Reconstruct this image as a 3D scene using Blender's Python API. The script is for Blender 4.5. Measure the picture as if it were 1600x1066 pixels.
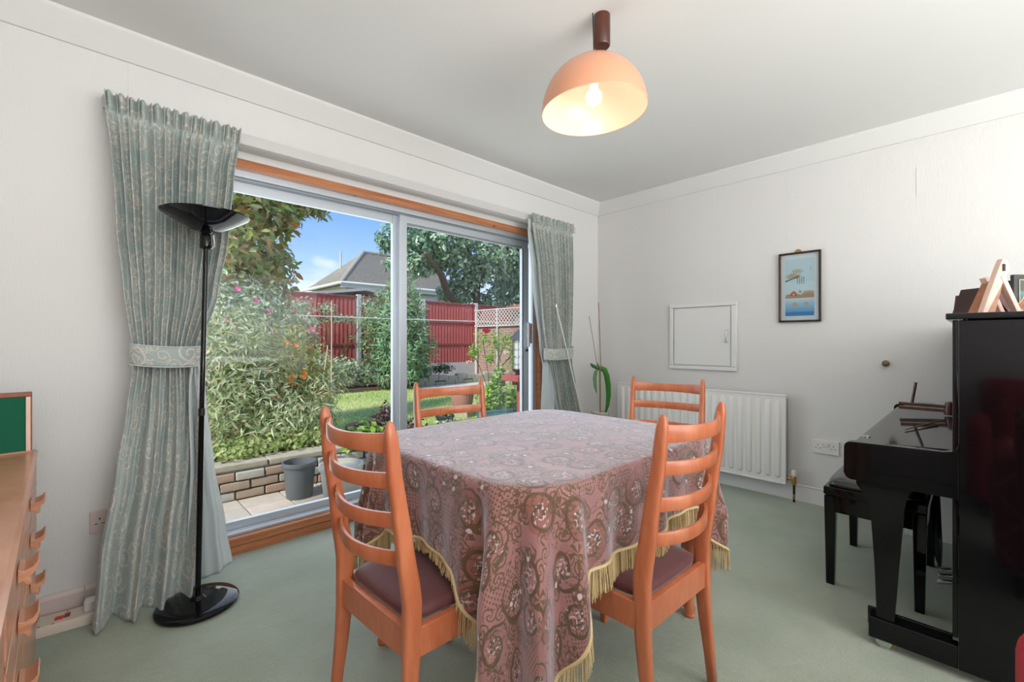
import bpy, bmesh, math, random
from mathutils import Vector, Matrix, noise
random.seed(7)
PI = math.pi
S = bpy.context.scene
COL = S.collection
for o in list(bpy.data.objects):
    bpy.data.objects.remove(o)

def srgb(r, g, b):
    f = lambda c: (c/255/12.92) if c/255 <= .04045 else ((c/255+.055)/1.055)**2.4
    return (f(r), f(g), f(b), 1)

# ------------------------------------------------------------------ camera
YAW = 46.3
cam = bpy.data.cameras.new('camera'); camo = bpy.data.objects.new('camera', cam); COL.objects.link(camo)
cam.sensor_width = 36; cam.lens = 36*697/1600; cam.clip_start = .05; cam.clip_end = 300
camo.location = (0, 0, 1.10); camo.rotation_euler = (math.radians(90), 0, math.radians(YAW-90))
S.camera = camo
# ------------------------------------------------------------------ view, sky, sun, door light, added fill lights
S.view_settings.view_transform = 'Standard'; S.view_settings.look = 'None'
S.view_settings.gamma = 1; S.view_settings.use_curve_mapping = False
S.view_settings.exposure = 0.57
W = bpy.data.worlds.new('sky'); S.world = W; W.use_nodes = True
wt = W.node_tree; wt.nodes.clear()
def wn(t, **k):
    n = wt.nodes.new(t)
    for a, v in k.items(): setattr(n, a, v)
    return n
tc = wn('ShaderNodeTexCoord'); sep = wn('ShaderNodeSeparateXYZ'); wt.links.new(tc.outputs['Generated'], sep.inputs[0])
ramp = wn('ShaderNodeValToRGB'); wt.links.new(sep.outputs['Z'], ramp.inputs[0])
e = ramp.color_ramp.elements
e[0].position = 0.0; e[0].color = srgb(226, 234, 246)
e[1].position = .55; e[1].color = srgb(96, 148, 222)
for p_, c_ in ((.08, (212, 226, 249)), (.16, (160, 194, 244)), (.28, (112, 160, 234))):
    k = e.new(p_); k.color = srgb(*c_)
mp = wn('ShaderNodeMapping'); mp.inputs['Scale'].default_value = (1, 1, 2.6); mp.inputs['Location'].default_value = (.35, .1, 0)
nz = wn('ShaderNodeTexNoise'); nz.inputs['Scale'].default_value = 3.4; nz.inputs['Detail'].default_value = 7
wt.links.new(tc.outputs['Generated'], mp.inputs[0]); wt.links.new(mp.outputs[0], nz.inputs['Vector'])
cr = wn('ShaderNodeValToRGB'); cr.color_ramp.elements[0].position = .53; cr.color_ramp.elements[1].position = .68
wt.links.new(nz.outputs['Fac'], cr.inputs[0])
mx = wn('ShaderNodeMixRGB'); mx.inputs[2].default_value = srgb(248, 249, 252)
wt.links.new(cr.outputs[0], mx.inputs[0]); wt.links.new(ramp.outputs[0], mx.inputs[1])
bg = wn('ShaderNodeBackground'); bg.inputs[1].default_value = .92; wt.links.new(mx.outputs[0], bg.inputs[0])
wo = wn('ShaderNodeOutputWorld'); wt.links.new(bg.outputs[0], wo.inputs[0])

def light(name, kind, loc, rot, energy, color=(1, 1, 1), **k):
    l = bpy.data.lights.new(name, kind); l.energy = energy; l.color = color
    for a, v in k.items(): setattr(l, a, v)
    o = bpy.data.objects.new(name, l); COL.objects.link(o); o.location = loc; o.rotation_euler = rot
    return o
sd = Vector((.72, .19, -.67))       # the sun stands behind the house, high
light('sun', 'SUN', (0, 0, 8), sd.to_track_quat('-Z', 'Y').to_euler(), 3.4, (1, .97, .92), angle=math.radians(6))
# added fill light before the invented rear window, behind the camera
light('rear_fill_light', 'AREA', (1.5, -3.25, 1.35), (math.radians(90), 0, 0), 58, (1, .985, .97), shape='RECTANGLE', size=3.4, size_y=1.8)
# added upward fill behind the camera, standing in for flash bounced off the ceiling
light('ceiling_fill_light', 'AREA', (.7, -1.95, .85), (math.radians(180), 0, 0), 88, (1, .985, .97), shape='RECTANGLE', size=2.4, size_y=2.6)
# daylight that comes in by the garden door
light('garden_door_daylight', 'AREA', (1.66, 2.95, 1.1), (math.radians(-90), 0, 0), 16, (.93, .97, 1), shape='RECTANGLE', size=2.2, size_y=1.8)

# ------------------------------------------------------------------ material node helper
class T:
    """a node tree with arithmetic on sockets"""
    def __init__(s, name):
        s.m = bpy.data.materials.new(name); s.m.use_nodes = True; s.t = s.m.node_tree; s.t.nodes.clear()
        s.out = s.n('ShaderNodeOutputMaterial')
    def n(s, t, **k):
        q = s.t.nodes.new(t)
        for a, v in k.items(): setattr(q, a, v)
        return q
    def put(s, sock, v):
        if isinstance(v, bpy.types.NodeSocket): s.t.links.new(v, sock)
        else: sock.default_value = v
    def f(s, op, a, b=0, c=0, clamp=False):
        q = s.n('ShaderNodeMath', operation=op, use_clamp=clamp)
        s.put(q.inputs[0], a); s.put(q.inputs[1], b)
        if op in ('MULTIPLY_ADD', 'SMOOTH_MIN', 'COMPARE'): s.put(q.inputs[2], c)
        return q.outputs[0]
    def v(s, op, a, b=(0, 0, 0)):
        q = s.n('ShaderNodeVectorMath', operation=op); s.put(q.inputs[0], a); s.put(q.inputs[1], b)
        return q.outputs[1] if op in ('LENGTH', 'DISTANCE') else q.outputs[0]
    def scale(s, a, k):
        q = s.n('ShaderNodeVectorMath', operation='SCALE'); s.put(q.inputs[0], a); q.inputs['Scale'].default_value = k; return q.outputs[0]
    def step(s, x, lo, hi):
        q = s.n('ShaderNodeMapRange', interpolation_type='SMOOTHSTEP'); s.put(q.inputs['Value'], x)
        q.inputs['From Min'].default_value = lo; q.inputs['From Max'].default_value = hi; return q.outputs[0]
    def mix(s, k, a, b, mode='MIX'):
        q = s.n('ShaderNodeMixRGB', blend_type=mode); s.put(q.inputs[0], k); s.put(q.inputs[1], a); s.put(q.inputs[2], b); return q.outputs[0]
    def co(s, which='Object'): return s.n('ShaderNodeTexCoord').outputs[which]
    def noise(s, vec, sc, det=4, rough=.5, out='Fac'):
        q = s.n('ShaderNodeTexNoise'); s.put(q.inputs['Vector'], vec); q.inputs['Scale'].default_value = sc
        q.inputs['Detail'].default_value = det; q.inputs['Roughness'].default_value = rough; return q.outputs[out]
    def stretch(s, vec, sc):
        q = s.n('ShaderNodeMapping'); s.put(q.inputs[0], vec); q.inputs['Scale'].default_value = sc; return q.outputs[0]
    def bump(s, h, strength, dist=.002):
        q = s.n('ShaderNodeBump'); s.put(q.inputs['Height'], h); q.inputs['Strength'].default_value = strength
        q.inputs['Distance'].default_value = dist; return q.outputs[0]
    def bsdf(s, color, rough=.5, normal=None, **k):
        q = s.n('ShaderNodeBsdfPrincipled'); s.put(q.inputs['Base Color'], color); s.put(q.inputs['Roughness'], rough)
        if normal is not None: s.put(q.inputs['Normal'], normal)
        for a, v in k.items(): s.put(q.inputs[a.replace('_', ' ')], v)
        s.t.links.new(q.outputs[0], s.out.inputs[0]); return q

def simple(name, rgb, rough=.5, nscale=0, namt=.1, bump=0, bsc=80, **k):
    t = T(name); c = srgb(*rgb); co = t.co(); nrm = None
    if nscale:
        n = t.noise(co, nscale, 5)
        c = t.mix(n, tuple(x*(1-namt) for x in c[:3])+(1,), tuple(min(1, x*(1+namt)) for x in c[:3])+(1,))
    if bump: nrm = t.bump(t.noise(co, bsc, 4), bump)
    t.bsdf(c, rough, nrm, **k); return t.m

def wood(name, a, b, rough=.35, sc=(1, 14, 14), coat=.0, knots=False):
    t = T(name); co = t.co(); v = t.stretch(co, sc)
    n = t.noise(v, 3.0, 6, .6); n2 = t.noise(v, 16, 3)
    k = t.f('ADD', t.f('MULTIPLY', n, .75), t.f('MULTIPLY', n2, .25))
    c = t.mix(t.step(k, .35, .65), srgb(*a), srgb(*b))
    if knots:
        vo = t.n('ShaderNodeTexVoronoi'); t.put(vo.inputs['Vector'], t.stretch(co, (1, 2, 3))); vo.inputs['Scale'].default_value = 5
        c = t.mix(t.step(vo.outputs['Distance'], .12, .05), c, srgb(74, 38, 20))
    t.bsdf(c, rough, t.bump(n2, .08), Coat_Weight=coat, Coat_Roughness=.12); return t.m

# wallpaper: fine upright relief, faint seams
t = T('wallpaper'); co = t.co()
n = t.noise(t.stretch(co, (34, 34, 7)), 6, 4, .6)
c = t.mix(t.noise(co, .9, 3), srgb(219, 218, 216), srgb(228, 227, 225))
t.bsdf(c, .75, t.bump(n, .42, .004)); WALLP = t.m
CEIL = simple('ceiling_paint', (226, 226, 224), .8, 1.2, .015)
TRIMW = simple('white_gloss_paint', (228, 227, 225), .4, 2, .015)
PINKW = simple('skirting_paint', (214, 198, 190), .45, 3, .03)
# carpet
t = T('sage_carpet'); co = t.co()
n = t.noise(co, 2.2, 5, .6); n2 = t.noise(co, 260, 2); n3 = t.noise(co, 40, 3)
c = t.mix(t.step(n, .3, .7), srgb(160, 172, 152), srgb(180, 190, 172))
c = t.mix(t.step(n2, .3, .7), t.mix(.3, c, srgb(116, 128, 108)), c)
t.bsdf(c, .95, t.bump(t.f('ADD', n2, n3), .8, .006), Sheen_Weight=.25); CARPET = t.m

ORANGE = wood('orange_chair_wood', (184, 102, 66), (202, 122, 84), .36, (6, 6, 1.2), .25)
SIDEW = wood('sideboard_teak', (178, 120, 88), (200, 146, 114), .3, (2, 1, 16), .2)
SIDED = wood('dark_teak', (128, 66, 38), (150, 82, 50), .4, (3, 3, 10))
PINE = wood('varnished_pine', (170, 102, 62), (196, 132, 88), .35, (1, 20, 20), .3, True)
BROWN = wood('mahogany', (66, 28, 16), (90, 42, 24), .3, (8, 8, 2), .3)
PALEW = wood('pale_beech', (222, 184, 164), (236, 204, 188), .45, (5, 5, 2))
ALU = simple('brushed_aluminium', (196, 203, 210), .38, Metallic=.55)
ALUD = simple('grey_aluminium', (150, 156, 162), .4, Metallic=.5)
BLACKG = simple('black_gloss', (9, 10, 13), .06, Specular_IOR_Level=.3, Coat_Weight=.05, Coat_Roughness=.03)
BLACKM = simple('black_satin', (17, 17, 19), .28, Coat_Weight=.3)
CHROME = simple('chrome', (205, 206, 208), .12, Metallic=1.0)
BRASS = simple('brass', (190, 150, 92), .3, Metallic=.9)
WPLAST = simple('white_plastic', (232, 230, 226), .35)
CPLAST = simple('cream_plastic', (222, 208, 192), .4)
RADW = simple('radiator_enamel', (236, 235, 232), .3)
DARK = simple('dark_slot_and_shade', (22, 20, 20), .6)
BURG = simple('burgundy_velour', (98, 54, 56), .62, 60, .25, .25, 300, Sheen_Weight=.35, Sheen_Roughness=.4)
GREENB = simple('green_baize', (8, 92, 66), .9, 300, .1, .2, 500)
# tablecloth / curtain scroll patterns
def scroll(t, uv, sc, arms, kk, lo, hi, rmax, seed):
    """spiral scrolls, one per voronoi cell: returns (mask, radius, angle, random)"""
    p = t.v('ADD', t.scale(uv, sc), (seed, seed*1.7, 0))
    wob = t.noise(p, 1.6, 2, .5, 'Color')
    p = t.v('ADD', p, t.scale(t.v('SUBTRACT', wob, (.5, .5, .5)), .35))
    vo = t.n('ShaderNodeTexVoronoi', voronoi_dimensions='2D'); t.put(vo.inputs['Vector'], p)
    vo.inputs['Scale'].default_value = 1; vo.inputs['Randomness'].default_value = .75
    loc = t.v('SUBTRACT', p, vo.outputs['Position'])
    sx = t.n('ShaderNodeSeparateXYZ'); t.put(sx.inputs[0], loc)
    r = t.f('SQRT', t.f('ADD', t.f('MULTIPLY', sx.outputs[0], sx.outputs[0]), t.f('MULTIPLY', sx.outputs[1], sx.outputs[1])))
    sc_ = t.n('ShaderNodeSeparateColor'); t.put(sc_.inputs[0], vo.outputs['Color'])
    ang = t.f('ARCTAN2', sx.outputs[1], sx.outputs[0])
    sgn = t.f('MULTIPLY_ADD', t.f('GREATER_THAN', sc_.outputs[0], .5), 2, -1)
    th = t.f('ADD', t.f('MULTIPLY', ang, sgn), t.f('MULTIPLY', sc_.outputs[1], 6.28))
    s_ = t.f('SINE', t.f('ADD', t.f('MULTIPLY', th, arms), t.f('MULTIPLY', r, kk)))
    m = t.f('MULTIPLY', t.step(s_, lo, hi), t.step(r, rmax, rmax-.05))
    return m, r, ang, sc_.outputs[2]
t = T('tablecloth_velvet'); uv = t.co('UV')
m1, r1, a1, q1 = scroll(t, uv, 7.6, 1, 24, .40, .62, .47, 3.1)
m2, r2, a2, q2 = scroll(t, uv, 15, 2, 30, .3, .6, .42, 9.4)
m3, r3, a3, q3 = scroll(t, uv, 12, 5, 0, .0, .2, .34, 5.7)
gate = t.noise(uv, 5, 2)
olive = srgb(98, 72, 46); dolive = srgb(72, 54, 36); pale = srgb(206, 188, 190); rose = srgb(170, 112, 108); brown = srgb(128, 66, 44)
c = t.mix(t.noise(uv, 9, 4), srgb(140, 96, 94), srgb(164, 116, 112))
# diamond dots in places
ck = t.n('ShaderNodeTexVoronoi', voronoi_dimensions='2D'); t.put(ck.inputs['Vector'], uv); ck.inputs['Scale'].default_value = 90; ck.inputs['Randomness'].default_value = 0
c = t.mix(t.f('MULTIPLY', t.step(ck.outputs['Distance'], .32, .22), t.step(t.noise(uv, 7, 1), .54, .57)), c, olive)
c = t.mix(t.f('MULTIPLY', t.f('MULTIPLY', t.step(r1, .44, .40), t.step(q1, .66, .68)), .55), c, brown)
c = t.mix(t.f('MULTIPLY', m2, t.step(gate, .38, .44)), c, olive)
c = t.mix(m1, c, t.mix(t.noise(uv, 30, 2), dolive, olive))
fl = t.f('MULTIPLY', t.step(r1, .23, .19), t.step(t.noise(uv, 110, 3), .52, .60))
c = t.mix(t.f('MULTIPLY', fl, .85), c, pale)
c = t.mix(t.f('MULTIPLY', m3, t.step(q3, .45, .47)), c, olive)
vn = t.noise(t.v('ADD', uv, t.scale(t.noise(uv, 14, 2, .5, 'Color'), .05)), 34, 2)
c = t.mix(t.f('MULTIPLY', t.step(t.f('ABSOLUTE', t.f('SUBTRACT', vn, .5)), .035, .015), t.step(t.noise(uv, 6, 2), .46, .52)), c, olive)
c = t.mix(t.f('MULTIPLY', t.step(t.noise(uv, 55, 3), .68, .72), .6), c, pale)
c = t.mix(t.f('MULTIPLY', t.step(r3, .10, .07), t.step(q3, .75, .77)), c, pale)
t.bsdf(c, .7, t.bump(t.f('ADD', t.f('ADD', m1, m2), t.f('MULTIPLY', t.noise(uv, 400, 2), .4)), .35, .002), Sheen_Weight=.85, Sheen_Roughness=.45, Sheen_Tint=(.86, .9, 1, 1)); CLOTH = t.m
FRINGE = simple('cream_fringe', (212, 190, 142), .8, 200, .2)
t = T('curtain_brocade'); uv = t.co('UV')
m1, r1, a1, q1 = scroll(t, uv, 8.5, 1, 26, .42, .7, .45, 1.3)
m2, r2, a2, q2 = scroll(t, uv, 15, 1, 26, .42, .7, .43, 4.4)
m3, r3, a3, q3 = scroll(t, uv, 11, 5, 0, -.1, .2, .17, 7.7)
w = t.f('MAXIMUM', t.f('MAXIMUM', m1, t.f('MULTIPLY', m2, .8)), t.f('MULTIPLY', m3, t.step(q3, .4, .45)))
c = t.mix(t.noise(uv, 6, 3), srgb(150, 163, 161), srgb(166, 178, 174))
c = t.mix(t.f('MULTIPLY', w, .8), c, srgb(208, 200, 186))
t.bsdf(c, .62, t.bump(t.f('ADD', w, t.f('MULTIPLY', t.noise(uv, 500, 2), .5)), .25, .001), Sheen_Weight=.25); CURT = t.m
LINING = simple('curtain_lining', (196, 206, 208), .8, 40, .04, .15, 300)
# glass: thin, clear, with reflections
t = T('clear_glass'); gl = t.n('ShaderNodeBsdfGlossy'); gl.inputs['Roughness'].default_value = .02
tr = t.n('ShaderNodeBsdfTransparent'); tr.inputs[0].default_value = (.97, .985, .98, 1)
fr = t.n('ShaderNodeFresnel'); fr.inputs[0].default_value = 1.45
ms = t.n('ShaderNodeMixShader'); t.put(ms.inputs[0], t.f('MULTIPLY', fr.outputs[0], .3)); t.put(ms.inputs[1], tr.outputs[0]); t.put(ms.inputs[2], gl.outputs[0])
t.t.links.new(ms.outputs[0], t.out.inputs[0]); GLASS = t.m

def leafmat(name, pal, trans=.35, rough=.5):
    t = T(name); a = t.n('ShaderNodeAttribute', attribute_name='tone')
    rp = t.n('ShaderNodeValToRGB'); t.put(rp.inputs[0], a.outputs['Fac']); el = rp.color_ramp.elements
    el[0].color = srgb(*pal[0]); el[1].color = srgb(*pal[-1])
    for i, p in enumerate(pal[1:-1]): k = el.new((i+1)/(len(pal)-1)); k.color = srgb(*p)
    d = t.n('ShaderNodeBsdfPrincipled'); t.put(d.inputs['Base Color'], rp.outputs[0]); d.inputs['Roughness'].default_value = rough
    tl = t.n('ShaderNodeBsdfTranslucent'); t.put(tl.inputs[0], rp.outputs[0])
    m = t.n('ShaderNodeMixShader'); m.inputs[0].default_value = trans; t.put(m.inputs[1], d.outputs[0]); t.put(m.inputs[2], tl.outputs[0])
    t.t.links.new(m.outputs[0], t.out.inputs[0]); return t.m
BARK = simple('bark', (104, 88, 74), .9, 20, .35, .8, 40)
STEM = simple('green_stem', (120, 118, 78), .8, 20, .25)

# ------------------------------------------------------------------ object helpers
def setp(o, label=None, cat=None, group=None, kind=None):
    if label: o['label'] = label
    if cat: o['category'] = cat
    if group: o['group'] = group
    if kind: o['kind'] = kind
    return o
def thing(name, label, cat, loc=(0, 0, 0), rz=0, group=None):
    o = bpy.data.objects.new(name, None); COL.objects.link(o); o.empty_display_size = .1
    o.location = loc; o.rotation_euler = (0, 0, rz); return setp(o, label, cat, group)
def dup(o, parent=None):
    c = o.copy(); COL.objects.link(c); c.parent = parent
    for ch in list(o.children): dup(ch, c)
    return c
class MB:
    def __init__(s): s.v = []; s.f = []; s.uv = None; s.tone = None; s.sm = []
    def add(s, vs, fs, smooth=False):
        b = len(s.v); s.v += [tuple(v) for v in vs]; s.f += [tuple(b+i for i in f) for f in fs]; s.sm += [smooth]*len(fs); return s
    def box(s, x0, x1, y0, y1, z0, z1, M=None):
        vs = [Vector((x, y, z)) for x in (x0, x1) for y in (y0, y1) for z in (z0, z1)]
        if M: vs = [M @ v for v in vs]
        return s.add(vs, [(0, 1, 3, 2), (4, 6, 7, 5), (0, 4, 5, 1), (2, 3, 7, 6), (0, 2, 6, 4), (1, 5, 7, 3)])
    def lathe(s, prof, n=32, c=(0, 0, 0), M=None, cap=True, flute=0, nf=0):
        vs = []; fs = []
        for r, z in prof:
            for i in range(n):
                a = 2*PI*i/n; rr = r*(1+flute*math.cos(nf*a)) if nf else r
                p = Vector((rr*math.cos(a), rr*math.sin(a), z))
                if M: p = M @ p
                vs.append(p+Vector(c))
        for j in range(len(prof)-1):
            for i in range(n):
                k = (i+1) % n; fs.append((j*n+i, j*n+k, (j+1)*n+k, (j+1)*n+i))
        if cap:
            if prof[0][0] > 1e-5: fs.append(tuple(range(n-1, -1, -1)))
            if prof[-1][0] > 1e-5: fs.append(tuple((len(prof)-1)*n+i for i in range(n)))
        return s.add(vs, fs, True)
    def tube(s, pts, rad, n=8, cap=True):
        pts = [Vector(p) for p in pts]; rad = rad if isinstance(rad, (list, tuple)) else [rad]*len(pts)
        vs = []; fs = []; up = None
        for i, p in enumerate(pts):
            d = (pts[min(i+1, len(pts)-1)]-pts[max(i-1, 0)]).normalized()
            if up is None: up = d.orthogonal().normalized()
            up = (up-d*up.dot(d)).normalized() if (up-d*up.dot(d)).length > 1e-4 else d.orthogonal().normalized()
            w = d.cross(up)
            for k in range(n):
                a = 2*PI*k/n; vs.append(p+(up*math.cos(a)+w*math.sin(a))*rad[i])
        for j in range(len(pts)-1):
            for k in range(n):
                q = (k+1) % n; fs.append((j*n+k, j*n+q, (j+1)*n+q, (j+1)*n+k))
        if cap: fs.append(tuple(range(n-1, -1, -1))); fs.append(tuple((len(pts)-1)*n+k for k in range(n)))
        return s.add(vs, fs, True)
    def prism(s, poly, axis, a, b, M=None, smooth=False):
        """poly in the two other axes, extruded on axis from a to b"""
        def P(u, v, w): return Vector({'x': (w, u, v), 'y': (u, w, v), 'z': (u, v, w)}[axis])
        vs = [P(u, v, a) for u, v in poly]+[P(u, v, b) for u, v in poly]; n = len(poly)
        if M: vs = [M @ v for v in vs]
        fs = [tuple(range(n)), tuple(range(2*n-1, n-1, -1))]+[(i, (i+1) % n+0, (i+1) % n+n, i+n) for i in range(n)]
        return s.add(vs, fs, smooth)
    def sections(s, rings, smooth=True, cap=True):
        """loft closed rings of points"""
        n = len(rings[0]); vs = [p for r in rings for p in r]; fs = []
        for j in range(len(rings)-1):
            for k in range(n):
                q = (k+1) % n; fs.append((j*n+k, j*n+q, (j+1)*n+q, (j+1)*n+k))
        if cap: fs.append(tuple(range(n-1, -1, -1))); fs.append(tuple((len(rings)-1)*n+k for k in range(n)))
        return s.add(vs, fs, smooth)
    def build(s, name, mat, parent=None, bevel=0, seg=2, kind=None, label=None, subsurf=0, solid=0, autosm=True):
        me = bpy.data.meshes.new(name); me.from_pydata(s.v, [], s.f)
        bm = bmesh.new(); bm.from_mesh(me)
        if s.tone is None: bmesh.ops.recalc_face_normals(bm, faces=bm.faces)
        bm.to_mesh(me); bm.free()
        me.polygons.foreach_set('use_smooth', s.sm)
        if s.uv:
            l = me.uv_layers.new(name='UVMap')
            for i, lp in enumerate(me.loops): l.data[i].uv = s.uv[lp.vertex_index]
        if s.tone is not None:
            a = me.attributes.new('tone', 'FLOAT', 'POINT'); a.data.foreach_set('value', s.tone)
        me.materials.append(mat); o = bpy.data.objects.new(name, me); COL.objects.link(o); o.parent = parent
        if bevel:
            b = o.modifiers.new('bevel', 'BEVEL'); b.width = bevel; b.segments = seg; b.limit_method = 'ANGLE'; b.angle_limit = math.radians(35)
            b.harden_normals = False
            me.polygons.foreach_set('use_smooth', [True]*len(me.polygons))
            w = o.modifiers.new('wn', 'WEIGHTED_NORMAL'); w.keep_sharp = True
        elif autosm and any(s.sm):
            me.set_sharp_from_angle(angle=math.radians(40))
        if subsurf: q = o.modifiers.new('sub', 'SUBSURF'); q.levels = subsurf; q.render_levels = subsurf
        if solid: q = o.modifiers.new('solid', 'SOLIDIFY'); q.thickness = solid; q.offset = 0
        if kind: o['kind'] = kind
        if label: o['label'] = label
        return o
def box(name, mat, parent, x0, x1, y0, y1, z0, z1, bevel=0, **k):
    return MB().box(x0, x1, y0, y1, z0, z1).build(name, mat, parent, bevel, **k)
def rrect(x0, x1, y0, y1, r, n=6):
    out = []
    for cx, cy, a0 in ((x1-r, y0+r, -PI/2), (x1-r, y1-r, 0), (x0+r, y1-r, PI/2), (x0+r, y0+r, PI)):
        for i in range(n+1): a = a0+PI/2*i/n; out.append((cx+r*math.cos(a), cy+r*math.sin(a)))
    return out

# ================================================================== ROOM
XR, YW, ZC, XL, YN = 3.565, 2.535, 2.40, -.66, -3.4
def struct(name, mat, mb, bevel=0, **k): return setp(mb.build(name, mat, None, bevel, **k), kind='structure')
struct('floor', CARPET, MB().box(XL-.1, XR+.1, YN-.1, 2.64, -.12, 0))
struct('ceiling', CEIL, MB().box(XL-.1, XR+.1, YN-.1, YW+.3, ZC, ZC+.12))
OX0, OX1, OZ = .30, 2.93, 2.085
w_ = MB(); w_.box(XL-.1, OX0, YW, YW+.3, -.1, ZC); w_.box(OX1, XR+.1, YW, YW+.3, -.1, ZC); w_.box(OX0, OX1, YW, YW+.3, OZ, ZC)
struct('wall_far', WALLP, w_)
struct('wall_right', WALLP, MB().box(XR, XR+.12, YN-.1, YW, -.1, ZC))
struct('wall_left', WALLP, MB().box(XL-.12, XL, YN-.1, YW, -.1, ZC))
w_ = MB(); w_.box(XL, -.25, YN-.12, YN, 0, ZC); w_.box(3.25, XR, YN-.12, YN, 0, ZC); w_.box(-.25, 3.25, YN-.12, YN, 0, .4); w_.box(-.25, 3.25, YN-.12, YN, 2.28, ZC)
struct('wall_near', WALLP, w_)
# unseen window added behind the camera as a source for the fill light
wn2 = bpy.data.objects.new('added_window', None); COL.objects.link(wn2); wn2['kind'] = 'structure'; wn2.location = (0, 0, 0)
f_ = MB()
for x in (-.25, .9, 2.05, 3.19): f_.box(x, x+.06, YN-.1, YN-.03, .4, 2.28)
f_.box(-.25, 3.25, YN-.1, YN-.03, .4, .46); f_.box(-.25, 3.25, YN-.1, YN-.03, 2.22, 2.28)
f_.build('added_window_frame', TRIMW, wn2, .004)
box('glass_pane', GLASS, wn2, -.2, 3.2, YN-.07, YN-.062, .46, 2.22)
# coving
cv = [(0, 0), (0, -.10), (.012, -.10), (.085, -.014), (.085, 0)]
def cove(name, pts, ax, a, b): struct(name, CEIL, MB().prism(pts, ax, a, b))
cove('trim_1', [(YW-p, ZC+q) for p, q in cv], 'x', XL, XR)
cove('trim_2', [(XR-p, ZC+q) for p, q in cv], 'y', YN, YW)
# skirting
sk = [(0, 0), (.018, 0), (.018, .085), (.010, .1), (0, .1)]
struct('baseboard_right', TRIMW, MB().prism([(XR-p, q) for p, q in sk], 'y', YN, YW))
struct('baseboard_far', TRIMW, MB().prism([(YW-p, q) for p, q in sk], 'x', OX1, XR-.02))
struct('baseboard_left', PINKW, MB().prism([(YW-p, q*.98) for p, q in sk], 'x', XL, -.006).prism([(YW-p, q*.98+.0) for p, q in sk], 'x', .0, OX0))
# wallpaper seams: thin lapped edges
sm = MB()
for y in (1.80, 1.41, .93): sm.box(XR-.0007, XR, y, y+.004, 1.45, 2.29)
sm.box(.13, .134, YW-.0012, YW, 2.05, 2.3); sm.box(XR-.002, XR, .252, .256, 1.96, 2.13)
struct('trim_3', simple('wallpaper_edge', (220, 219, 217), .8), sm)

# ---------------------------------------------------------------- sliding garden door
door = bpy.data.objects.new('door_1', None); COL.objects.link(door); door['kind'] = 'structure'; door.location = (1.66, 2.68, 0)
def dbox(name, mat, x0, x1, y0, y1, z0, z1, bevel=.002, parent=door):
    m = MB().box(x0, x1, y0, y1, z0, z1)
    off = Vector(door.location); m.v = [tuple(Vector(v)-off) for v in m.v]
    return m.build(name, mat, parent, bevel)
dbox('timber_head', PINE, OX0, OX1, 2.635, 2.735, 1.996, 2.044); dbox('head_packer', TRIMW, OX0, OX1, 2.645, 2.735, 2.044, OZ)
dbox('timber_jamb', PINE, 2.852, OX1, 2.64, 2.735, 0, 2.0); dbox('timber_jamb', PINE, OX0, .35, 2.64, 2.735, 0, 2.0)
dbox('timber_sill', PINE, OX0, OX1, 2.636, 2.67, 0, .042); dbox('timber_sill', PINE, OX0, OX1, 2.640, 2.74, .044, .085)
dbox('track', ALU, .35, 2.852, 2.672, 2.78, .085, .10)
dbox('frame_head', ALU, .35, 2.852, 2.672, 2.78, 1.962, 2.0); dbox('frame_head', ALUD, .35, 2.852, 2.69, 2.77, 1.952, 1.962)
dbox('frame_side', ALU, .35, .39, 2.68, 2.78, .1, 1.955); dbox('frame_side', ALU, 2.812, 2.852, 2.68, 2.78, .1, 1.955)
# fixed pane (left) and sliding pane (right)
dbox('pane_rail', ALU, .39, 1.499, 2.735, 2.765, 1.90, 1.955); dbox('pane_rail', ALU, .39, 1.499, 2.735, 2.765, .10, .14)
dbox('pane_stile', ALU, 1.50, 1.535, 2.735, 2.765, .10, 1.955)
dbox('glass_pane', GLASS, .39, 1.505, 2.748, 2.753, .135, 1.905, 0)
dbox('sliding_rail', ALU, 1.584, 2.77, 2.697, 2.725, 1.905, 1.955); dbox('sliding_rail', ALUD, 1.58, 2.72, 2.70, 2.72, 1.89, 1.905)
dbox('sliding_rail', ALU, 1.584, 2.77, 2.697, 2.725, .10, .165)
dbox('sliding_stile', ALU, 1.530, 1.585, 2.695, 2.73, .10, 1.955); dbox('sliding_stile', ALU, 2.70, 2.775, 2.695, 2.73, .165, 1.905)
dbox('glass_pane', GLASS, 1.585, 2.70, 2.708, 2.713, .165, 1.89, 0)
dbox('weather_strip', DARK, 2.70, 2.706, 2.692, 2.70, .165, 1.89, 0)
h_ = dbox('door_handle', ALU, 2.735, 2.752, 2.655, 2.695, 1.05, 1.26); dbox('handle_grip', PINE, 2.758, 2.776, 2.652, 2.676, 1.08, 1.25, .004, h_).location = (0, 0, 0)
dbox('handle_bracket', ALU, 2.745, 2.77, 2.66, 2.695, 1.23, 1.245); dbox('handle_bracket', ALU, 2.745, 2.77, 2.66, 2.695, 1.085, 1.10)
M_ = MB().lathe([(0, -.006), (.012, -.006), (.012, 0), (.006, .012), (0, .012)], 16, M=Matrix.Rotation(PI/2, 4, 'X')); o = M_.build('lock', BLACKM, door); o.location = (2.75-1.66, 2.69-2.68, 1.02)
# curtain rail over the door
rl = thing('curtain_rail', 'white curtain rail running above the garden door between both curtains', 'curtain rail', (1.55, YW, 2.10))
m = MB().box(-1.5, 1.62, -.045, -.02, -.034, .018); m.build('rail', simple('rail_plastic', (206, 205, 203), .5), rl, .002); box('rail_shadow_strip', DARK, rl, -1.5, 1.62, -.02, -.0, .012, .022)  # the dark strip stands in for the shadow gap above the rail
for x in (-1.3, -.3, .7, 1.4): box('bracket', TRIMW, rl, x, x+.03, -.022, 0, -.008, .03, .002)

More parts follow.
